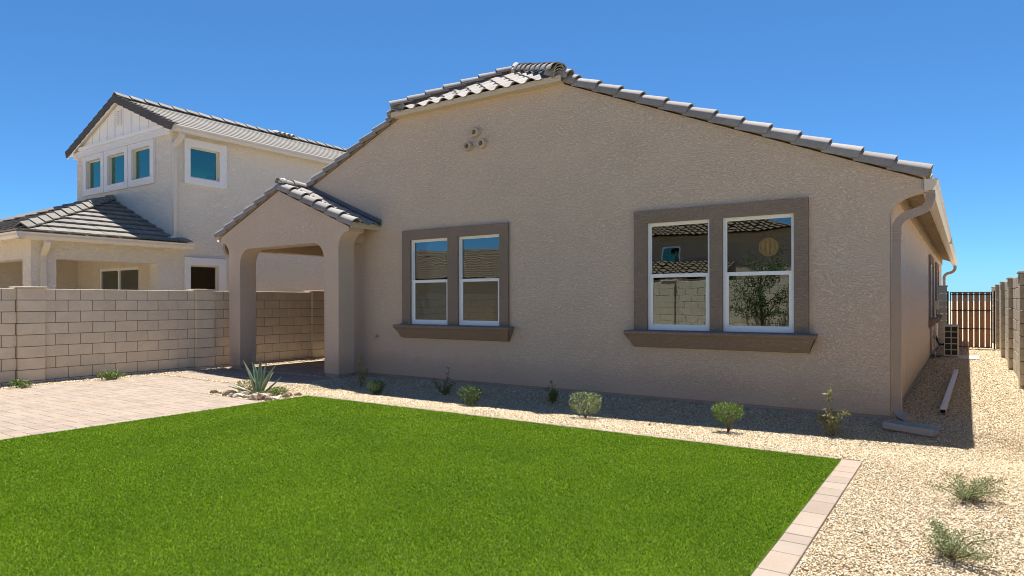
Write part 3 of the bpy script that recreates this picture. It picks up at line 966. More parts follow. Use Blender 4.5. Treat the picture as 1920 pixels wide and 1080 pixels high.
# ------------------------------------------------------------------ porch (a part of the house roof and structure)
PY = 8.38; PX = -11.37; PZ = 2.80
def zp(x): return PZ + SL * (2.02 - abs(x - PX))
PO = thing('porch', 'stucco entry porch with arched opening and small tiled gable at the left front', 'porch', (-11.37, PY, 0))
out = [(-9.61, .075), (-9.61, 2.45)] + arc(-9.33, 2.45, .28, .27, 180, 90, 8)[1:] + [(-9.33, zp(-9.35)), (PX, zp(PX)), (-13.35, zp(-13.35))]
out += [(-13.35, 2.70)] + arc(-13.35, 2.44, .29, .26, 90, 0, 8) + [(-13.06, .075), (-12.67, .075), (-12.67, 2.20)]
out += arc(-12.36, 2.20, .31, .335, 180, 90, 8)[1:] + arc(-10.30, 2.20, .295, .345, 90, 0, 8) + [(-10.005, .075)]
plate(out, [], XZ, PY, PY + .38).build('arch_wall', M['stucco'], PO)
MB().box(-10.0, PY + .03, -.1, -9.64, PY + .35, .074).build('pillar_footing', M['stem'], PO)
MB().box(-13.03, PY + .03, -.1, -12.70, PY + .35, .074).build('pillar_footing', M['stem'], PO)
MB().box(-10.0, PY + .381, 2.56, -9.70, YF - .001, 2.95).build('beam', M['stucco'], PO)
MB().box(-13.05, PY + .381, 2.52, -12.68, 14.0, 2.95).build('beam', M['stucco'], PO)
MB().box(-12.679, PY + .381, 2.76, -10.001, 14.0, 2.80).build('porch_ceiling', M['stucco'], PO)
MB().box(-13.05, 13.2, .0, -12.68, 13.899, 2.519).build('pillar', M['stucco'], PO)
pk = MB()
def pdeck(x): return zp(x) + .1 / CT
slab(pk, [(-9.28, PY), (-9.28, YF - .001), (PX, YF - .001), (PX, PY)], lambda x, y: pdeck(x) - .012, .06)
slab(pk, [(PX, PY), (PX, YF - .001), (-13.46, YF - .001), (-13.46, PY)], lambda x, y: pdeck(x) - .012, .06)
pk.build('roof_deck', M['eave_paint'], PO)
MB().box(-9.28, PY + .0, pdeck(-9.28) - .10, -9.255, YF - .001, pdeck(-9.28) + .005).build('fascia', M['cream'], PO)
# porch tiles
run_rakes(PO, (-9.20, PY - .06, pdeck(-9.20)), UR, VR, 6, RAKE_R)
run_rakes(PO, (-13.52, PY - .06, pdeck(-13.52)), ULv, VL, 6, RAKE_L)
Fp = frame((-9.20, PY + .10, pdeck(-9.20)), (0, 1, 0), VR)
Lp = 2.17 / CT
lay_tiles(PO, Fp, None, 3, 6, TILE_S, .30, .38, [((0, Lp), (0, 1)), ((YF - PY - .13, 0), (1, 0))], True, m=M['tile'])
Fp2 = frame((-13.52, YF - .02, pdeck(-13.52)), (0, -1, 0), VL)
lay_tiles(PO, Fp2, None, 3, 6, TILE_S, .30, .38, [((0, Lp - .02), (0, 1)), ((YF - PY - .1, 0), (1, 0))], True, m=M['tile'])
PCAP = cap_mb(r_=.095).mesh('ridge_tile', M['tile'], True, 0, 40)
run_caps(PO, (PX, PY - .02, pdeck(PX) + .065), (PX, YF - .05, pdeck(PX) + .085), PCAP, exp=.36)
mw_ = MB()
for _ in range(5):
    p = Vector((PX + rnd.uniform(-.05, .09), PY + rnd.uniform(.0, .1), pdeck(PX) + rnd.uniform(.08, .12)))
    mw_.tube([p - Vector((.08, 0, .02)), p, p + Vector((.08, 0, -.02))], [.02, rnd.uniform(.04, .055), .02], 7)
mw_.build('ridge_mortar', M['mortar_white'], PO, smooth=True)
# flashing against the house wall
fl = MB()
fl.prism([(-9.22, pdeck(-9.22) + .03), (-9.22, pdeck(-9.22) + .13), (PX, pdeck(PX) + .13), (PX, pdeck(PX) + .03)], XZ, YF - .014, YF - .002)
fl.prism([(-9.24, pdeck(-9.24) + .07), (-9.24, pdeck(-9.24) + .085), (PX, pdeck(PX) + .085), (PX, pdeck(PX) + .07)], XZ, YF - .10, YF - .014)
fl.build('flashing', M['flash'], PO)
# left gutter and elbow of the porch
gp2 = [(-13.47, 2.72), (-13.54, 2.72), (-13.575, 2.77), (-13.58, 2.845), (-13.57, 2.845), (-13.56, 2.775), (-13.535, 2.732), (-13.48, 2.732), (-13.48, 2.83), (-13.47, 2.83)]
MB().prism(gp2, XZ, PY + .03, YF - .01).build('gutter', M['cream_gutter'], PO)
MB().tube(elbow([(-13.50, PY + .2, 2.72), (-13.50, PY + .2, 2.60), (-13.42, PY + .2, 2.47), (-13.25, PY + .2, 2.38), (-13.13, PY + .2, 2.30), (-13.1, PY + .2, 2.15)], 8), 1.0, 4, True, (.034, .044)).build('elbow', M['pipe'], PO)
MB().tube([(-13.1, PY + .2, 2.15), (-13.1, PY + .2, .15)], 1.0, 4, True, (.034, .044)).build('downspout', M['pipe'], PO)

# ------------------------------------------------------------------ block walls
def block_mb(L, h, d, bev=.006):
    mb = MB()
    mb.box(0, 0, 0, d, L, h)
    return mb.mesh('block', M['block'], False, bev)
def block_wall(name, label, P0, rotz, y0, y1, ztop, ncourse, pil, d=.20, vis=None, material='block', pier_out=.075, pitch=.406):
    """wall runs along local +y, its visible face at local x=0 looking to +x (mirrored with rotz=pi)"""
    Wl = thing(name, label, 'block wall', P0, rotz=rotz)
    base = Matrix.Translation(P0) @ Matrix.Rotation(rotz, 4, 'Z')
    def lk(name_, me, loc):
        return link(name_, me, Wl, mw=base @ Matrix.Translation(loc))
    core = MB().box(-d + .008, y0, -.1, -.008, y1, ztop - .01)
    lk('mortar_core', core.mesh('mortar_core', M['mortar']), (0, 0, 0)) if False else link('mortar_core', core.mesh('mortar_core', M['mortar']), Wl, mw=base)
    hc = .2032; g = .009
    cache_ = {}
    rest = MB()
    for c in range(ncourse + 1):
        z1 = ztop - c * hc; z0 = z1 - hc + g
        if c == ncourse: z0 = z1 - hc * .6
        y = y0 - (pitch / 2 if c % 2 else 0)
        segs = []
        while y < y1:
            segs.append((max(y, y0), min(y + pitch, y1))); y += pitch
        for a_, b_ in segs:
            parts = [(a_, b_)]
            for p0, p1 in pil:
                np_ = []
                for s0, s1 in parts:
                    if s1 <= p0 or s0 >= p1: np_.append((s0, s1))
                    else:
                        if s0 < p0: np_.append((s0, p0))
                        if s1 > p1: np_.append((p1, s1))
                parts = np_
            for s0, s1 in parts:
                L = round(s1 - s0 - g, 3)
                if L < .03: continue
                if vis and not (vis[0] < (s0 + s1) / 2 < vis[1]):
                    rest.box(-d, s0 + g / 2, z0, 0, s1 - g / 2, z1)
                    continue
                k = (L, round(z1 - z0, 3))
                if k not in cache_:
                    mb = MB().box(-d, 0, 0, 0, L, z1 - z0); cache_[k] = mb.mesh('block', M[material], False, .005)
                lk('block', cache_[k], (rnd.uniform(-.002, .002), s0 + g / 2, z0))
        for p0, p1 in pil:
            k = ('p', round(p1 - p0, 3), round(z1 - z0, 3))
            if k not in cache_:
                mb = MB().box(-d - pier_out, 0, 0, pier_out, p1 - p0 - .002, z1 - z0); cache_[k] = mb.mesh('pier_block', M[material], False, .005)
            lk('pier_block', cache_[k], (0, p0, z0))
    for p0, p1 in pil:
        cap = MB().box(-d - pier_out - .02, 0, 0, pier_out + .02, p1 - p0 + .05, .035)
        lk('pier_cap', cap.mesh('pier_cap', M[material], False, .006), (0, p0 - .025, ztop + .002))
    if rest.v:
        link('block_field', rest.mesh('block_field', M[material]), Wl, kind='stuff', mw=base)
    return Wl
block_wall('block_wall', 'long tan concrete block wall with piers running along the left behind the patio', (-13.53, 8.2, 0), -R(1.5),
           -9.4, 14, 1.662, 8, [(-3.5, -3.09), (-.32, .09), (2.66, 3.07)], vis=(-4.2, 3.7))
RW = block_wall('block_wall', 'grey block wall with many piers along the right edge of the side yard', (.78, 9.0, 0), PI,
           -15.3, 3.4, 1.86, 9, [(-4.46 - .4, -4.46), (-4.46 - 3.9, -4.46 - 3.5), (-4.46 - 7.4, -4.46 - 7.0), (-4.46 - 10.9, -4.46 - 10.5), (-4.46 - 14.6, -4.46 - 14.2), (-.9, -.5)], vis=(-15.2, -4.0), material='block_r', pier_out=.07)
block_wall('block_wall', 'rear block wall behind the photographer, seen only mirrored in the windows', (-6, -1.2, 0), -PI / 2,
           -7.6, 7.2, 2.02, 10, [(-5.2, -4.8), (-1.6, -1.2), (2.0, 2.4), (5.6, 6.0)], vis=(-6.5, 6.0))
# stub wall between house and gate
sb = thing('block_pier', 'short block return wall joining the house side to the gate', 'block wall', (-.56, 23.7, 0))
for c in range(9):
    MB().box(-.70, 23.62, 1.84 - c * .2032 - .195, -.475, 23.82, 1.84 - c * .2032).build('block', M['block_r'], sb, bevel=.005)
MB().box(-.72, 23.6, 1.842, -.455, 23.84, 1.875).build('pier_cap', M['block_r'], sb, bevel=.005)

# ------------------------------------------------------------------ gate
GT = thing('side_gate', 'brown vertical slat gate in a black metal frame at the end of the side yard', 'gate', (.1, 23.7, 0))
for xp in (-.455, .665):
    MB().box(xp - .02, 23.68, 0, xp + .02, 23.72, 1.70).build('gate_post', M['black'], GT)
MB().box(-.40, 23.69, .04, -.375, 23.715, 1.68).build('gate_frame', M['black'], GT)
MB().box(.585, 23.69, .04, .61, 23.715, 1.68).build('gate_frame', M['black'], GT)
for zr in (.06, .60, 1.13, 1.60, 1.665):
    MB().box(-.374, 23.69, zr - .012, .584, 23.71, zr + .012).build('gate_rail', M['black'], GT)
for k in range(7):
    x0 = -.35 + k * .135
    MB().box(x0, 23.712, .07, x0 + .112, 23.732, 1.655).build('slat', M['slat'], GT, bevel=.003)
# ------------------------------------------------------------------ air conditioner
AC = thing('ac_condenser', 'slim ivory outdoor air-conditioner unit standing on a pad beside the house wall', 'air conditioner', (-.3, 19.8, 0))
ax0, ax1, ay0, ay1, az0, az1 = -.46, -.165, 19.62, 20.42, .07, .80
MB().box(ax0 + .012, ay0 + .02, az0, ax1 - .012, ay1, az1 - .02).build('coil', M['dark'], AC)
MB().box(ax0, ay0 - .005, az1 - .02, ax1, ay1 + .01, az1 + .015).build('top_cover', M['ac'], AC, bevel=.005)
MB().box(ax0, ay0 - .005, az0 - .02, ax1, ay1 + .01, az0 + .02).build('base_pan', M['ac'], AC)
for xx in (ax0, ax1 - .022):
    MB().box(xx, ay0, az0 + .02, xx + .022, ay0 + .03, az1 - .02).build('corner_post', M['ac'], AC)
    MB().box(xx, ay1 - .03, az0 + .02, xx + .022, ay1, az1 - .02).build('corner_post', M['ac'], AC)
MB().box(ax1 - .011, ay0 + .03, az0 + .02, ax1 - .003, ay1 - .03, az1 - .02).build('side_panel', M['ac'], AC)
MB().box((ax0 + ax1) / 2 - .009, ay0, az0 + .02, (ax0 + ax1) / 2 + .009, ay0 + .015, az1 - .02).build('grille_bar', M['ac'], AC)
for k in range(1, 5):
    zz = az0 + (az1 - az0) * k / 5
    MB().box(ax0 + .022, ay0 + .001, zz - .009, ax1 - .022, ay0 + .014, zz + .009).build('grille_bar', M['ac'], AC)
for xx in (ax0 + .03, ax1 - .07):
    MB().box(xx, ay0 + .1, .03, xx + .04, ay1 - .1, az0 - .02).build('foot', M['black'], AC)
tag(MB().box(-.52, 19.35, -.05, .26, 20.5, .03).build('ac_pad', M['pale_conc'], bevel=.006), 'flat pale concrete pad under the air-conditioner unit', 'pad')
EB = thing('electrical_conduit', 'small electrical box and conduit mounted on the house side wall above the air conditioner', 'conduit', (XR, 21.6, 0))
MB().box(XR + .001, 21.5, 1.18, XR + .12, 21.75, 1.42).build('junction_box', M['ac'], EB, bevel=.008)
MB().tube([(XR + .04, 21.6, 1.18), (XR + .04, 21.6, .12)], .022, 8).build('conduit', M['ac'], EB, smooth=True)
MB().box(XR + .001, 21.2, .42, XR + .08, 21.5, .62).build('disconnect_box', M['ac'], EB, bevel=.006)
cb = MB()
for k in range(3):
    cb.tube(elbow([(XR + .06, 21.3, .52 - .05 * k), (XR + .13, 21.0, .36 - .04 * k), (XR + .16, 20.7, .25 + .03 * k), (ax0 + .02, 20.4, .35 - .05 * k)], 8), .012, 6)
tag(cb.build('refrigerant_line', M['black'], smooth=True), 'black insulated lines looping from the wall box to the air conditioner', 'cable')
tag(MB().tube([(XR + .06, 21.0, .05), (XR + .08, 19.9, .02), (XR + .12, 19.3, .015)], .025, 8).build('drain_pipe', M['pipe'], smooth=True), 'short pipe lying at the foot of the house wall beside the air conditioner', 'pipe')
# loose pipe on gravel
a_, b_ = Vector((-.245, 9.85, .04)), Vector((-.165, 15.6, .05))
LP = MB()
dv_ = (b_ - a_).normalized(); sd = dv_.cross(Vector((0, 0, 1))).normalized(); upv = sd.cross(dv_)
oc, ic = (.032, .028), (.028, .024)
vs = []
for p, (ww, hh_) in ((a_, oc), (b_, oc), (a_, ic), (b_, ic)):
    vs += [p + sd * (sx_ * ww) + upv * (sy_ * hh_) for sx_, sy_ in ((-1, -1), (1, -1), (1, 1), (-1, 1))]
fs = []
for i in range(4):
    j = (i + 1) % 4
    fs += [(i, j, 4 + j, 4 + i), (8 + i, 12 + i, 12 + j, 8 + j), (i, 8 + i, 8 + j, j), (4 + i, 4 + j, 12 + j, 12 + i)]
tag(LP.add(vs, fs).build('loose_pipe', M['pipe_white']), 'loose pale length of downspout lying on the side-yard gravel', 'pipe')
# splash block
sp = thing('splash_block', 'grey concrete splash block on the gravel under the near downspout', 'splash block', (-.5, 8.75, 0), rotz=0)
cxs = [(-.13, .0), (.13, .0), (.13, .075), (.105, .08), (.07, .03), (-.07, .03), (-.105, .08), (-.13, .075)]
d1 = Vector((1, -.22, 0)).normalized(); n1 = Vector((-d1.y, d1.x, 0)); o1 = Vector((-.76, 8.72, float(gz(-.7, 8.8)) - .012))
mb = MB().prism(cxs, lambda p, q, t: tuple(o1 + n1 * p * (1 + .1 * t) + d1 * t + Vector((0, 0, q - .05 * t))), 0, .50)
mb.build('trough', M['grey_conc'], sp, bevel=.005)
mb = MB().prism([(-.075, .0), (.075, .0), (.075, .07), (-.075, .07)], lambda p, q, t: tuple(o1 + n1 * p + d1 * t + Vector((0, 0, q + .004))), .001, .03)
mb.build('end_lip', M['grey_conc'], sp)

# ------------------------------------------------------------------ neighbour house
NS = -15.33; NY = 8.37
NH = thing('neighbour_house', 'two-storey cream stucco house with white-trimmed windows and flat-tile roof beyond the left wall', 'house', (-18, NY, 0))
NL = -20.15
SLn = .41
NRX = -17.70
NE = 5.41                       # underside of roof at the right wall line + .3
nxr_ = NS + .28; nxl_ = 2 * NRX - nxr_
def nz(x): return NE + SLn * ((NS + .28) - NRX - abs(x - NRX))
# front wall (upper) with three windows, lower wall with sliding door
nw = [(-19.60, 4.36, -18.60, 5.24), (-18.40, 4.36, -17.40, 5.24), (-17.14, 4.36, -16.14, 5.24)]
nwin = []
for a_, b_, c_, d_ in [(-19.53, 4.44, -18.70, 5.20), (-18.34, 4.44, -17.45, 5.20), (-17.10, 4.44, -16.22, 5.20)]:
    nwin.append((a_, b_, c_, d_))
door = (-18.90, .1, -16.85, 2.30)
ow = [(NL, 0), (NS, 0), (NS, nz(NS)), (NRX, nz(NRX)), (NL, nz(NL))]
plate(ow, [rect(*q) for q in nwin] + [rect(*door)], XZ, NY, NY + .15).build('front_wall', M['stucco_n'], NH)
sw = [(8.80, 4.40, 9.56, 5.14), (8.80, .95, 9.54, 2.31)]
plate([(NY + .15, 0), (26, 0), (26, nz(NS)), (NY + .15, nz(NS))], [rect(*q) for q in sw], YZ, NS - .15, NS).build('side_wall', M['stucco_n'], NH)
MB().box(NL, NY + .15, 0, NL + .15, 26, 5.3).build('far_side_wall', M['stucco_n'], NH)
MB().box(NL, 25.85, 0, NS - .15, 26, 5.3).build('back_wall', M['stucco_n'], NH)
MB().box(NL + .15, NY + .15, 2.9, NS - .15, 14, 3.05).build('upper_floor', M['interior'], NH)
MB().box(NL + .15, 12.0, 3.06, NS - .15, 12.1, 5.4).build('interior_wall', M['interior'], NH)
MB().box(NL + .15, 12.0, 0.05, NS - .15, 12.1, 2.89).build('interior_wall', M['interior'], NH)
# window assemblies on the front
for k, (a_, b_, c_, d_) in enumerate(nwin):
    Wn = plate(rect(a_, b_, c_, d_), [rect(a_ + .05, b_ + .04, c_ - .05, d_ - .04)], XZ, NY + .03, NY + .08).build('window', M['cream_gutter'], NH)
    MB().box(a_ + .04, NY + .05, b_ + .03, c_ - .04, NY + .055, d_ - .03).build('pane', M['glass_n'], Wn)
    ox0, ox1 = [(-19.70, -18.535), (-18.505, -17.285), (-17.255, -16.06)][k]
    plate(rect(ox0, 4.275, ox1, 5.33), [rect(a_ + .002, b_ + .002, c_ - .002, d_ - .002)], XZ, NY - .05, NY - .001).build('window_trim', M['stucco_white'], NH)
# white band and gable siding
MB().box(NL - .04, NY - .075, 5.335, NS + .04, NY - .001, 5.50).build('band', M['stucco_white'], NH)
MB().box(nxl_ + .5, NY - .10, 5.505, nxr_ - .5, NY - .001, 5.60).build('band', M['white_wood'], NH)
sd_ = [(NL + .1, 5.635), (NS - .1, 5.635), (NS - .12, nz(NS - .12) - .0), (NRX, nz(NRX)), (NL + .12, nz(NL + .12))]
plate([(nxl_ + .53, 5.603), (nxr_ - .53, 5.603), (NRX, nz(NRX) - .01)], [], XZ, NY - .03, NY - .001).build('siding_panel', M['white_wood'], NH)
k = 0
x = NL + .55
while x < NS - .4:
    zt = nz(x) - .04
    if zt > 5.70:
        MB().box(x - .018, NY - .05, 5.604, x + .018, NY - .031, zt).build('batten', M['white_wood'], NH)
    x += .41
LV = plate(rect(NRX - .12, 5.88, NRX + .12, 6.28), [rect(NRX - .085, 5.91, NRX + .085, 6.25)], XZ, NY - .075, NY - .051).build('gable_louvre', M['white_wood'], NH)
for k in range(7):
    MB().box(NRX - .084, NY - .07, 5.925 + k * .045, NRX + .084, NY - .055, 5.947 + k * .045).build('louvre_blade', M['white_wood'], LV)
# side windows
for j, (a_, b_, c_, d_) in enumerate(sw):
    plate(rect(a_ - .14, b_ - .16, c_ + .19, d_ + .18), [rect(a_ + .002, b_ + .002, c_ - .002, d_ - .002)], YZ, NS + .001, NS + .05).build('window_trim', M['stucco_white'], NH)
    Wn = plate(rect(a_, b_, c_, d_), [rect(a_ + .03, b_ + .035, c_ - .05, d_ - .035)], YZ, NS - .08, NS - .03).build('window', M['cream_gutter'], NH)
    MB().box(NS - .055, a_ + .025, b_ + .03, NS - .05, c_ - .045, d_ - .03).build('pane', M['glass_n'] if j == 0 else M['glass'], Wn)
# sliding door
Wn = plate(rect(*door), [rect(door[0] + .07, .2, -17.93, door[3] - .07), rect(-17.85, .2, door[2] - .05, door[3] - .07)], XZ, NY + .02, NY + .09).build('sliding_door', M['white'], NH)
MB().box(door[0] + .05, NY + .05, .15, door[2] - .04, NY + .055, door[3] - .05).build('pane', M['glass'], Wn)
# upper roof
CTn = 1 / math.sqrt(1 + SLn ** 2); STn = SLn * CTn
nfy = NY - .14
nxr = NS + .28; nxl = 2 * NRX - nxr
rd = MB()
slab(rd, [(nxr, nfy), (nxr, 26), (NRX, 26), (NRX, nfy)], lambda x, y: nz(x) + .09, .07)
slab(rd, [(NRX, nfy), (NRX, 26), (nxl, 26), (nxl, nfy)], lambda x, y: nz(x) + .09, .07)
rd.build('roof_deck', M['white_wood'], NH)
for sgn in (1, -1):
    xe_ = nxr if sgn > 0 else nxl
    mb = MB().prism([(xe_, nz(xe_) - .07), (xe_, nz(xe_) + .08), (NRX, nz(NRX) + .08), (NRX, nz(NRX) - .07)], XZ, nfy - .025, nfy - .001)
    mb.build('barge_board', M['white_wood'], NH)
VRn = Vector((-CTn, 0, STn)); VLn = Vector((CTn, 0, STn))
nlen = (nxr - NRX) / CTn
ncr = int(nlen / .30) + 1
# right slope: each course one stepped slab of tiles (joints too fine to see from here)
FT = frame((nxr + .05, nfy - .03, nz(nxr + .05) + .10), (0, 1, 0), VRn)
FT2 = frame((nxl - .05, 26, nz(nxl - .05) + .10), (0, -1, 0), VLn)
for Fm_ in (FT, FT2):
    for c in range(ncr):
        v_ = c * .30
        L_ = min(.37, nlen + .05 - v_)
        if L_ < .06: continue
        mb = MB()
        mb.add([(p[0], p[1] * L_ / .42 + v_, p[2]) for p in flat_tile_mb(17.65, th_=.03, lift=.015).v], flat_tile_mb().f)
        link('tile_course', mb.mesh('tile_course', M['tile_n']), NH, kind=None, mw=Fm_)
# rake tiles
def rake_flat(m_):
    return MB().add([(-.02, 0, -.13), (.01, 0, -.13), (.01, .31, -.15), (-.02, .31, -.15), (-.02, 0, .062), (.14, 0, .062), (.14, .31, .035), (-.02, .31, .035), (.01, 0, .03), (.14, 0, .03), (.14, .31, .01), (.01, .31, .01)],
                    [(0, 4, 7, 3), (4, 5, 6, 7), (0, 1, 8, 9, 5, 4), (3, 7, 6, 10, 11, 2), (1, 2, 11, 8), (8, 11, 10, 9), (5, 9, 10, 6), (0, 3, 2, 1)])
rm = rake_flat(0)
RF = rm.mesh('rake_tile', M['tile_nd'])
RFL = MB().add([(-x_, y_, z_) for x_, y_, z_ in rm.v], rm.f).mesh('rake_tile', M['tile_nd'])
nk = int(round((nlen + .04) / .29))
for k in range(nk):
    link('rake_tile', RF, NH, mw=frame(Vector((nxr + .05, nfy - .03, nz(nxr + .05) + .10)) + VRn * (k * (nlen + .04) / nk), (0, 1, 0), VRn))
    link('rake_tile', RFL, NH, mw=frame(Vector((nxl - .05, nfy - .03, nz(nxl - .05) + .10)) + VLn * (k * (nlen + .04) / nk), (0, -1, 0), VLn))
NCAP = MB().add([(-.13, 0, -.03), (0, 0, .07), (.13, 0, -.03), (.13, 0, -.055), (0, 0, .045), (-.13, 0, -.055),
                 (-.12, .42, -.06), (0, .42, .035), (.12, .42, -.06), (.12, .42, -.08), (0, .42, .012), (-.12, .42, -.08)],
                [(0, 1, 7, 6), (1, 2, 8, 7), (5, 11, 10, 4), (4, 10, 9, 3), (0, 5, 4, 1), (1, 4, 3, 2), (6, 7, 10, 11), (7, 8, 9, 10), (0, 6, 11, 5), (2, 3, 9, 8)]).mesh('ridge_tile', M['tile_n'])
run_caps(NH, (NRX, nfy - .03, nz(NRX) + .16), (NRX, 25.9, nz(NRX) + .17), NCAP, exp=.37, jit=.004)
# small tile vent on the ridge side
for k in range(4):
    link('vent_tile', cap_mb(r_=.08, L=.3).mesh('vent_tile', M['mortar_white'], True) if k == 0 else bpy.data.meshes['vent_tile'], NH,
         mw=frame((NRX + .25 , 12.9 + .17 * k, nz(NRX + .25) + .20), (0, 1, 0), VRn))
# gutter of the upper roof
def kgut(parent, x, y0, y1, z, s_=1, name='gutter'):
    gp_ = [(0, 0), (.09, 0), (.125, .06), (.125, .10), (.14, .13), (.125, .13), (.11, .10), (.11, .062), (.083, .012), (.012, .012), (.012, .13), (0, .13)]
    return MB().prism([(x + s_ * p[0], z + p[1]) for p in gp_], XZ, y0, y1).build(name, M['cream_gutter'], parent)
gu = kgut(NH, nxr, nfy + .0, 26, nz(nxr) - .06)
MB().box(nxr, nfy - .006, nz(nxr) - .06, nxr + .14, nfy - .001, nz(nxr) + .07).build('gutter_end_cap', M['cream_gutter'], gu)
MB().tube(elbow([(nxr + .06, NY + .06, 5.36), (nxr + .06, NY + .06, 5.27), (nxr - .08, NY + .05, 5.17), (NS + .05, NY + .04, 5.08), (NS + .05, NY + .04, 4.95)], 8), 1.0, 4, True, (.045, .04)).build('elbow', M['cream_gutter'], NH)
MB().tube([(NS + .05, NY + .04, 4.95), (NS + .05, NY + .04, 3.05)], 1.0, 4, True, (.045, .04)).build('downspout', M['cream_gutter'], NH)
MB().tube(elbow([(NS + .05, NY + .04, 3.05), (NS + .05, NY + .03, 2.96), (NS + .05, NY - .06, 2.90), (NS + .04, NY - .14, 2.89)], 6), 1.0, 4, True, (.045, .04)).build('elbow', M['cream_gutter'], NH)
# patio structure of the neighbour: beams, corner pillar
PB = 5.53
nb = plate([(PB, 0), (PB + .45, 0), (PB + .45, 2.31), (NY - .35, 2.31), (NY - .35, 0), (NY - .001, 0), (NY - .001, 2.76), (PB, 2.76)], [], YZ, NS - .3, NS)
nb.build('patio_side_beam', M['stucco_n'], NH)
nb = plate([(-28, 2.30), (-15.72, 2.30), (-15.72, 0), (NS - .301, 0), (NS - .301, 2.76), (-28, 2.76)], [], XZ, PB, PB + .3)
nb.build('patio_front_beam', M['stucco_n'], NH)
MB().box(-20.3, PB + 1.0, 0, NL - .001, NY + .149, 2.80).build('wing_wall', M['stucco_n'], NH)
MB().box(-28, PB + 1.0, 0, -20.301, PB + 1.15, 2.80).build('wing_front_wall', M['stucco_n'], NH)
MB().box(NL, PB + .301, 2.77, NS - .301, NY - .001, 2.80).build('patio_ceiling', M['stucco_n'], NH)
# patio hip roof with flat tiles: eaves at x=-15.05 (right) and y=5.25 (front)
ex, ey, ez = -15.05, 5.27, 2.80
run = 3.1
rise = run * .40
ap = (ex - run, ey + run, ez + rise)          # hip top on the front wall
lx = -26.5
hd = MB()
slab(hd, [(ex, ey), (ex, NY + .3), (NS + .001, NY + .3), (NS + .001, NY - .001), (ap[0], NY - .001)], lambda x, y: ez + .4 * (ex - x) - .02, .05)
slab(hd, [(ex, ey), (ap[0], NY - .001), (-21.0, NY - .001), (lx + 1.4, ey)], lambda x, y: ez + .4 * (y - ey) - .02, .05)
hd.build('patio_roof_deck', M['white_wood'], NH)
C4 = 1 / math.sqrt(1.16); S4 = .4 * C4
FTL = flat_tile_mb()
Fa = frame((ex + .05, ey, ez - .02 + .03), (0, 1, 0), (-C4, 0, S4))
lenr = run / C4
nn_ = Vector((-1 / C4, 1)).normalized()
lay_tiles(NH, Fa, None, 11, 9, MB().add([(p[0], p[1] * .9, p[2]) for p in FTL.v], FTL.f), .33, .37, [((0, .05), (nn_.x, nn_.y)), ((NY - ey - .01, 0), (1, 0))], True, u0=-.1, m=M['tile_n'])
# last bit of that slope, past the house corner
mbt = MB()
for c in range(1):
    pass
lay_tiles(NH, frame((ex + .05, NY, ez + .01), (0, 1, 0), (-C4, 0, S4)), None, 1, 1, FTL, .33, .2, [((0, .2), (0, 1))], True, m=M['tile_n'])
Fb = frame((lx, ey - .05, ez + .01), (1, 0, 0), (0, C4, S4))
rl = ex - lx
lay_tiles(NH, Fb, None, 35, 9, MB().add([(p[0], p[1] * .9, p[2]) for p in FTL.v], FTL.f), .33, .37, [((rl, .05), (1 / math.sqrt(1 + C4 * C4), 1 * C4 / math.sqrt(1 + C4 * C4))), ((0, (run) / C4), (0, 1)),
          ((1.4, 0), (-1 / math.sqrt(1 + 1.6), 1 / math.sqrt(1 + 1.6) * 1.2))], True, m=M['tile_n'])
NC2 = bpy.data.meshes['ridge_tile'] if False else NCAP
run_caps(NH, (ex + .02, ey - .02, ez + .11), (ap[0] + .05, ap[1] - .05, ap[2] + .10), NCAP, exp=.36, jit=.004)
run_caps(NH, (lx + 1.2, ey + .2, ez + .15), (ap[0] - .6, NY - .08, ap[2] + .08), NCAP, exp=.36, jit=.004)
kgut(NH, ex + .02, ey - .1, NY + .32, ez - .15)
mb = MB()
gp_ = [(0, 0), (.09, 0), (.125, .06), (.125, .10), (.14, .13), (0, .13)]
mb.prism([(ey - .0 - p[0], ez - .15 + p[1]) for p in gp_], YZ, lx, ex + .16).build('gutter', M['cream_gutter'], NH)
MB().box(-28, ey + .001, ez - .15, ex + .019, ey + .022, ez - .03).build('fascia', M['white_wood'], NH)
MB().box(ex, ey + .0221, ez - .15, ex + .019, NY + .3, ez - .03).build('fascia', M['white_wood'], NH)
MB().tube(elbow([(ex + .07, PB + .16, 2.66), (ex + .07, PB + .16, 2.58), (ex - .08, PB + .18, 2.46), (NS + .05, PB + .2, 2.38), (NS + .05, PB + .2, 2.25)], 8), 1.0, 4, True, (.045, .04)).build('elbow', M['cream_gutter'], NH)
MB().tube([(NS + .05, PB + .2, 2.25), (NS + .05, PB + .2, .1)], 1.0, 4, True, (.045, .04)).build('downspout', M['cream_gutter'], NH)

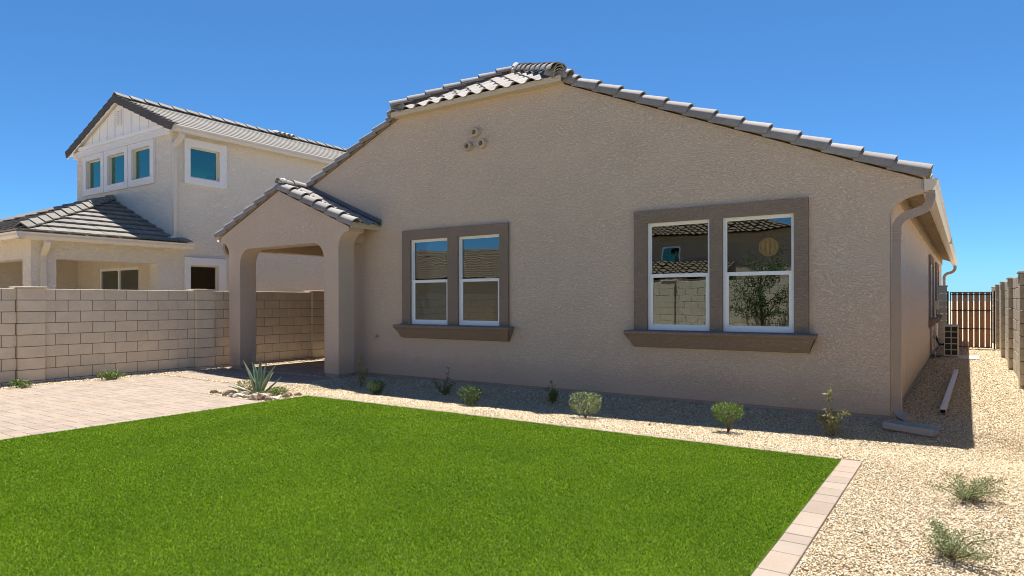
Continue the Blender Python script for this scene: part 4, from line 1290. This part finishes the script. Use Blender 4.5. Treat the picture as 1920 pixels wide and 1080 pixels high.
# ------------------------------------------------------------------ houses behind the camera (mirrored in the windows)
def back_house(label, x0, x1, y0, y1, ze, zr, low=None):
    B = thing('rear_house', label, 'house', ((x0 + x1) / 2, y0, 0))
    ym = (y0 + y1) / 2
    wz = MB().box(x0, y0, 0, x1, y1, ze)
    wz.build('wall', M['stucco_back'], B)
    run_ = (y1 - y0) / 2 + .4
    k = (zr - ze) / run_
    rf = MB()
    X0, X1, Y0, Y1 = x0 - .4, x1 + .4, y0 - .4, y1 + .4
    rf.add([(X0, Y0, ze), (X1, Y0, ze), (X1, Y1, ze), (X0, Y1, ze), (X0 + run_, ym, zr), (X1 - run_, ym, zr)], [(0, 1, 5, 4), (2, 3, 4, 5), (1, 2, 5), (3, 0, 4), (0, 3, 2, 1)])
    rf.build('roof', M['tile_b'], B)
    c_ = 1 / math.sqrt(1 + k * k)
    Ft = frame((X1, Y1 + .03, ze + .02), (-1, 0, 0), (0, -c_, k * c_))
    L_ = run_ / c_
    nn = Vector((-1, c_)).normalized()
    lay_tiles(B, Ft, None, int((X1 - X0) / .3), int(L_ / .38) + 1, TILE_B, .3, .38, [((0, 0), (nn.x, nn.y)), ((X1 - X0, 0), (-nn.x, nn.y)), ((0, L_), (0, 1))], False, m=M['tile_b'])
    return B
back_house('low tan hip-roofed house mirrored in the left front window', -44, -20, -26, -16, 2.9, 5.3)
B2 = back_house('taller tan house beyond the rear wall, mirrored in the right front window', -18.5, -6.5, -22, -13.5, 4.6, 6.6)
Wn = MB().box(-12.6, -13.499, 3.0, -11.6, -13.46, 4.1).build('window', M['white'], B2)
MB().box(-12.52, -13.459, 3.08, -11.68, -13.45, 4.02).build('pane', M['glass_n'], Wn)
# lower roof on that house
lr = MB(); lr.add([(-19, -11.4, 2.5), (-9, -11.4, 2.5), (-9, -13.5, 3.3), (-19, -13.5, 3.3)], [(0, 1, 2, 3)])
lr.build('lower_roof', M['tile_b'], B2)
Ft = frame((-9, -11.36, 2.52), (-1, 0, 0), Vector((0, -2.1, .8)))
lay_tiles(B2, Ft, None, 33, 6, TILE_B, .3, .38, [((0, 2.24), (0, 1))], False, m=M['tile_b'], stuffname='lower_tile_field')
MB().box(-18.9, -13.49, 0, -9.1, -11.7, 2.45).build('lower_wall', M['stucco_back'], B2)

# ------------------------------------------------------------------ plants
def leaf_quad(mb, p, d, up, L, W):
    s_ = d.cross(up)
    if s_.length < .05: s_ = d.cross(Vector((1, 0, 0)))
    s_.normalize()
    b_ = p + d * L * .45
    mb.add([p, b_ + s_ * W / 2 + up * W * .15, p + d * L, b_ - s_ * W / 2 + up * W * .15], [(0, 1, 2, 3)])
def rv(z=0.0):
    v = Vector((rnd.gauss(0, 1), rnd.gauss(0, 1), rnd.gauss(0, 1) + z))
    return v.normalized()
def shrub(name, label, cat, x, y, rx, ry, h, n, m, lsize=.028, boxy=.5, gap=0.0, base=.08, stems=9, group=None):
    z0 = float(gz(x, y)) - .01
    T = thing(name, label, cat, (x, y, z0), group)
    st = MB(); lf = MB()
    c0 = Vector((x, y, z0))
    tips = []
    for k in range(stems):
        an = rnd.uniform(0, 2 * PI); rr = rnd.uniform(.2, 1)
        tip = c0 + Vector((math.cos(an) * rx * rr * .8, math.sin(an) * ry * rr * .8, h * rnd.uniform(.6, .95)))
        mid = c0 + (tip - c0) * .5 + Vector((rnd.uniform(-.02, .02), rnd.uniform(-.02, .02), .02))
        st.tube([c0 + Vector((rnd.uniform(-.012, .012), rnd.uniform(-.012, .012), 0)), mid, tip], [.006, .004, .0018], 5)
        tips.append((c0, mid, tip))
    cl = []
    for k in range(22):
        cl.append((rnd.uniform(-1, 1), rnd.uniform(-1, 1), rnd.uniform(0, 1), rnd.uniform(.2, .42)))
    i = 0; tries = 0
    while i < n and tries < n * 20:
        tries += 1
        u, v, q = rnd.uniform(-1, 1), rnd.uniform(-1, 1), rnd.uniform(0, 1)
        e = boxy
        rad = (abs(u) ** (2 + 2 * e) + abs(v) ** (2 + 2 * e) + abs(2 * q - 1) ** (2 + 3 * e))
        if rad > 1.0 + rnd.uniform(-.25, .12): continue
        if rad < .25 and rnd.random() < .6: continue
        if gap and min(((u - a_) ** 2 + (v - b_) ** 2 + (q * 2 - c_ * 2) ** 2) / r_ ** 2 for a_, b_, c_, r_ in cl) > 1.0 + (1 - gap) * 3: continue
        # narrower towards the foot
        k_ = (.85 if boxy > .8 else .55) + (.15 if boxy > .8 else .45) * min(1, q * 1.8)
        p = c0 + Vector((u * rx * k_, v * ry * k_, base + q * (h - base)))
        d = (Vector((u, v, (q - .3) * 1.2)) * .8 + rv(.4) * .8).normalized()
        leaf_quad(lf, p, d, rv(.6), lsize * rnd.uniform(.7, 1.35), lsize * .45 * rnd.uniform(.8, 1.2))
        i += 1
    st.build('stem', M['bark'], T)
    lf.build('foliage', m, T)
    return T
def sapling(label, x, y, h, spread, m, nbr=5, lsize=.03, lean=(0, 0), dens=16, cat='sapling', name='sapling', group=None, leafw=.3):
    z0 = float(gz(x, y)) - .01
    T = thing(name, label, cat, (x, y, z0), group)
    st = MB(); lf = MB(); c0 = Vector((x, y, z0))
    mains = [(Vector((lean[0], lean[1], 1)).normalized(), h)]
    for k in range(nbr):
        an = rnd.uniform(0, 2 * PI)
        mains.append((Vector((math.cos(an) * spread, math.sin(an) * spread, rnd.uniform(.7, 1.3))).normalized(), h * rnd.uniform(.45, .85)))
    for d, L in mains:
        pts = [c0.copy()]
        dd = d.copy()
        for s_ in range(6):
            dd = (dd + rv() * .13).normalized()
            pts.append(pts[-1] + dd * L / 6)
        st.tube(pts, [.0065 * (1 - i / 7.5) for i in range(7)], 5)
        for s_ in range(dens):
            t_ = rnd.uniform(.22, 1) * 6
            i = min(5, int(t_)); p = pts[i].lerp(pts[i + 1], t_ - i)
            q = (rv(.2) * .9 + dd * .4).normalized()
            if rnd.random() < .45:
                st.tube([p, p + q * .035], [.002, .001], 4)
                for z in range(3):
                    leaf_quad(lf, p + q * (.012 + .012 * z), (q + rv() * .7).normalized(), rv(.5), lsize * rnd.uniform(.6, 1.1), lsize * leafw)
            else:
                leaf_quad(lf, p, q, rv(.5), lsize * rnd.uniform(.7, 1.3), lsize * leafw)
    st.build('stem', M['bark'], T); lf.build('foliage', m, T)
    return T
P_ = {'s1': (-7.853, 7.631), 's2': (-5.85, 7.514), 's3': (-4.02, 7.554), 's4': (-2.248, 7.658), 't1': (-8.78, 8.161), 't2': (-6.96, 8.256), 't3': (-5.008, 8.388), 't4': (-1.236, 8.188), 'r1': (-0.002, 5.735), 'r2': (-0.075, 4.401), 'w1': (-12.987, 4.563), 'w2': (-12.968, 5.934), 'ag': (-8.962, 6.241)}
shrub('shrub', 'small dark dense shrub in the gravel nearest the porch pillar', 'shrub', *P_['s1'], .13, .12, .23, 650, M['leaf_dark'], .036, .3, .3, .02)
shrub('shrub', 'small dark green shrub in the gravel below the left front window', 'shrub', *P_['s2'], .17, .15, .29, 800, M['leaf_dark'], .038, .3, .3, .02)
shrub('shrub', 'boxy grey-green shrub in the gravel between the two front windows', 'shrub', *P_['s3'], .185, .16, .33, 1500, M['leaf_grey'], .026, .9, .25, .07)
shrub('shrub', 'bright green rounded shrub on a bare stem below the right front window', 'shrub', *P_['s4'], .17, .16, .34, 1400, M['leaf_green'], .028, .4, .2, .11)
sapling('thin leggy sapling beside the right porch pillar', *P_['t1'], .55, .22, M['leaf_olive'], 2, .048, (.0, .0), 60)
sapling('sparse open-branched dark sapling below the left front window', *P_['t2'], .48, .75, M['leaf_green'], 6, .045, (.05, 0), 30)
sapling('small dark upright seedling close to the wall between the front windows', *P_['t3'], .34, .3, M['leaf_green'], 6, .04, (0, 0), 40)
sapling('tall pale yellowish sapling near the right corner of the house', *P_['t4'], .50, .36, M['leaf_olive'], 6, .055, (-.05, 0), 34, leafw=.3)
def sprawl(label, x, y, r_, h, m, n, ls, nst=16, asym=0, name='ground_shrub', group=None):
    z0 = float(gz(x, y)) - .01
    T = thing(name, label, 'shrub', (x, y, z0), group)
    st = MB(); lf = MB(); c0 = Vector((x, y, z0))
    for k in range(nst):
        an = rnd.uniform(0, 2 * PI)
        L = r_ * rnd.uniform(.5, 1.15)
        tip = c0 + Vector((math.cos(an) * L + asym * L * .4, math.sin(an) * L, h * rnd.uniform(.35, 1)))
        mid = c0.lerp(tip, .5) + Vector((rnd.uniform(-.03, .03), rnd.uniform(-.03, .03), h * .18))
        st.tube([c0, mid, tip], [.004, .003, .0015], 5)
        for j in range(n // nst):
            t_ = rnd.uniform(.12, 1) ** .8
            p = (c0.lerp(mid, t_ * 2) if t_ < .5 else mid.lerp(tip, t_ * 2 - 1)) + rv() * .028
            p.z = max(p.z, z0 + .015)
            leaf_quad(lf, p, rv(.35), rv(.7), ls * rnd.uniform(.6, 1.3), ls * .5)
    st.build('stem', M['bark'], T); lf.build('foliage', m, T)
    return T
sprawl('grey-green sprawling plant on the right gravel, the farther of two', *P_['r1'], .23, .20, M['leaf_grey'], 2800, .0145, 26)
sprawl('grey-green sprawling plant on the right gravel at the bottom of the photo', *P_['r2'], .19, .20, M['leaf_grey'], 2800, .0135, 26, .4)
sprawl('small green weed at the foot of the left wall by the frame edge', *P_['w1'], .17, .13, M['leaf_green'], 330, .04, 12)
sprawl('spiky green weed at the foot of the left wall between two piers', *P_['w2'], .26, .17, M['leaf_green'], 520, .045, 18)
# rear tree near the back wall (mirrored in the right window)
TR = thing('small_tree', 'leafy small tree by the rear wall, seen only mirrored in the right front window', 'tree', (-4.6, -.35, 0))
tk = MB(); lf = MB(); c0 = Vector((-4.6, -.35, 0))
tk.tube([c0, c0 + Vector((.05, 0, .8)), c0 + Vector((0, .05, 1.6)), c0 + Vector((.1, 0, 2.6))], [.05, .04, .03, .012], 7)
for k in range(30):
    an = rnd.uniform(0, 2 * PI); zz = rnd.uniform(.8, 2.3)
    b0 = c0 + Vector((0, 0, zz)); L = rnd.uniform(.4, .95)
    b1 = b0 + Vector((math.cos(an) * L, math.sin(an) * L * .7, rnd.uniform(.1, .7)))
    tk.tube([b0, b0.lerp(b1, .5) + Vector((0, 0, .05)), b1], [.014, .009, .004], 5)
    for j in range(110):
        p = b0.lerp(b1, rnd.uniform(.35, 1.1)) + rv() * rnd.uniform(.02, .2)
        leaf_quad(lf, p, rv(), rv(.5), .07, .03)
tk.build('trunk', M['bark'], TR); lf.build('crown', M['leaf_dark'], TR)

# ------------------------------------------------------------------ agave bed
ax, ay = P_['ag']
AG = thing('agave', 'blue-green agave with tall pointed leaves in the rock-ringed bed at the patio corner', 'agave', (ax, ay, 0))
def agave_leaf(az, tilt, L, W, curl, parent):
    bm_v = []; uv = []
    n = 12
    d0 = Vector((math.cos(az), math.sin(az), 0)); side = Vector((-math.sin(az), math.cos(az), 0))
    p = Vector((ax, ay, .0)) + d0 * .03
    ang = tilt
    rows = []
    for i in range(n + 1):
        t_ = i / n
        wv = W * (.62 + .75 * t_ if t_ < .4 else (.92 * (1 - ((t_ - .4) / .6) ** 1.7))) * .5 + .0012
        th_ = .022 * (1 - t_) + .002
        dirv = d0 * math.sin(ang) + Vector((0, 0, 1)) * math.cos(ang)
        nrm = -d0 * math.cos(ang) + Vector((0, 0, 1)) * math.sin(ang)
        row = []
        for q in (-1, -.5, 0, .5, 1):
            row.append(p + side * wv * q + nrm * (abs(q) ** 1.5 * wv * .55))
        und = [p + side * wv * q + nrm * (abs(q) ** 1.5 * wv * .55 - th_ * (1 - abs(q)) - .002) for q in (.6, 0, -.6)]
        rows.append(row + und)
        p = p + dirv * L / n
        ang += curl / n
    vs = [v for r_ in rows for v in r_]
    m_ = 8
    fs = [(i * m_ + k, i * m_ + (k + 1) % m_, (i + 1) * m_ + (k + 1) % m_, (i + 1) * m_ + k) for i in range(n) for k in range(m_)]
    fs.append(tuple(range(n * m_, n * m_ + m_)))
    me = MB().add(vs, fs).mesh('leaf', M['agave'], True, 0, 60)
    uvl = me.uv_layers.new(name='UVMap')
    um = [0, .25, .5, .75, 1, .8, .5, .2]
    for lp in me.loops:
        uvl.data[lp.index].uv = (um[lp.vertex_index % m_], 0)
    link('leaf', me, parent)
vr = math.atan2(.5638, .8259)   # camera right direction
for az, tl, L, W, cu in [(a_, b_, c_ * .92, d_ * .92, e_) for a_, b_, c_, d_, e_ in [(vr, .32, .56, .085, .35), (vr + PI, .32, .62, .09, .12), (vr + 1.6, .08, .62, .09, .1), (vr - .5, .62, .50, .075, -.15),
                         (vr + PI - .5, .15, .56, .085, .15), (vr + 2.2, .35, .55, .085, .2), (vr - 1.5, .28, .33, .085, .15), (vr + .7, .15, .56, .085, .1),
                         (vr - .25, .55, .48, .07, -.1), (vr + PI + .5, 1.15, .48, .065, .1), (vr + PI - .1, 1.25, .46, .06, -.1), (vr + .2, .95, .45, .055, -.25),
                         (vr - .9, .3, .3, .07, .1), (vr + 1.0, .6, .45, .07, .1)]]:
    agave_leaf(az, tl, L, W, cu, AG)
# rocks
RK = {}
def rock_mesh(seed, m):
    r2 = random.Random(seed)
    bm = bmesh.new()
    bmesh.ops.create_icosphere(bm, subdivisions=2, radius=1)
    cuts = [(Vector((r2.gauss(0, 1), r2.gauss(0, 1), r2.gauss(0, 1))).normalized(), r2.uniform(.5, .85)) for _ in range(9)]
    for v in bm.verts:
        for nn, dd in cuts:
            s_ = v.co.dot(nn)
            if s_ > dd: v.co -= nn * (s_ - dd)
        v.co *= 1 + r2.uniform(-.03, .03)
    me = bpy.data.meshes.new('rock'); bm.to_mesh(me); bm.free(); me.materials.append(m)
    return me
kinds = [('tan', M['rock']), ('red-brown', M['rock_red']), ('white', M['rock_white'])]
for ci, (cn, m_) in enumerate(kinds):
    RK[cn] = [rock_mesh(31 * ci + s_, m_) for s_ in range(4)]
ring = []
for k in range(11):
    t_ = k / 10
    ring.append((-9.72 + t_ * 1.42, 5.93 + rnd.uniform(-.04, .06) + .02 * math.sin(t_ * 6)))
for k in range(6):
    ring.append((-9.62 + k * .27, 6.08 + rnd.uniform(-.03, .05)))
for k in range(5):
    ring.append((-8.42 + rnd.uniform(-.06, .06), 6.08 + k * .11))
for k in range(4):
    ring.append((-9.35 + k * .10 + rnd.uniform(-.03, .03), 6.42 + rnd.uniform(-.05, .05)))
ring += [(-8.80, 6.06), (-8.68, 6.14), (-9.12, 6.12), (-8.58, 6.02), (-9.02, 6.04)]
order = ['tan', 'tan', 'white', 'red-brown', 'tan', 'white', 'white', 'tan', 'red-brown', 'white', 'tan']
for k, (x, y) in enumerate(ring):
    cn = order[(k * 7) % 11]
    s_ = rnd.uniform(.05, .088)
    mw = Matrix.Translation((x, y, s_ * .28)) @ Matrix.Rotation(rnd.uniform(0, 6), 4, 'Z') @ Matrix.Rotation(rnd.uniform(-.25, .25), 4, 'X') @ Matrix.Diagonal((s_ * rnd.uniform(1, 1.5), s_ * rnd.uniform(.75, 1.1), s_ * rnd.uniform(.55, .8), 1))
    o = link('rock', RK[cn][k % 4], mw=mw)
    nth = ['first', 'second', 'third', 'fourth', 'fifth', 'sixth', 'seventh', 'eighth', 'ninth', 'tenth', 'eleventh']
    if k < 11: where = nth[k] + ' from the left in the front row of the agave bed border'
    elif k < 17: where = nth[k - 11] + ' from the left in the second row of the agave bed border'
    elif k < 22: where = nth[k - 17] + ' from the front along the lawn end of the agave bed'
    elif k < 26: where = nth[k - 22] + ' from the left behind the agave plant'
    else: where = nth[k - 26] + ' of the loose rocks close in front of the agave'
    tag(o, cn + ' rock, ' + where, 'rock', 'rocks around the agave bed')
o = link('rock', RK['tan'][1], mw=Matrix.Translation((-13.28, 8.72, .06)) @ Matrix.Diagonal((.09, .09, .10, 1)))
tag(o, 'single tan rock against the outer side of the left porch pillar', 'rock')
# low green plants in the bed
shrub('succulent', 'leafy green succulent clump left of the agave in the rock bed', 'succulent', ax - .33, ay + .02, .20, .16, .20, 330, M['leaf_olive'], .04, .2, .5, .0, 14)
shrub('succulent', 'low bright green succulent clump right of the agave in the rock bed', 'succulent', ax + .30, ay + .14, .17, .13, .12, 520, M['leaf_green'], .032, .2, .3, .0, 8)
shrub('succulent', 'small green succulent tuft at the front of the agave by the rocks', 'succulent', ax + .22, ay - .12, .10, .08, .09, 200, M['leaf_green'], .028, .2, .3, .0, 6)
# drip emitter
tag(MB().tube([(-3.15, 7.55, -.10), (-3.15, 7.55, -.05)], [.008, .012], 6).build('drip_emitter', M['black']), 'tiny black irrigation emitter sticking out of the front gravel bed', 'emitter')

# ------------------------------------------------------------------ pendant lantern inside
PL = thing('pendant_lantern', 'round yellow striped pendant lantern hanging inside the right front window', 'lamp', (-2.35, 10.0, 2.2))
bm = bmesh.new(); bmesh.ops.create_uvsphere(bm, u_segments=24, v_segments=14, radius=.135)
me = bpy.data.meshes.new('lamp_shade'); bm.to_mesh(me); bm.free(); me.materials.append(M['lantern']); me.shade_smooth()
link('lamp_shade', me, PL, loc=(-2.35, 10.0, 2.2))
MB().tube([(-2.35, 10.0, 2.33), (-2.35, 10.0, 2.62)], .006, 6).build('cord', M['black'], PL)
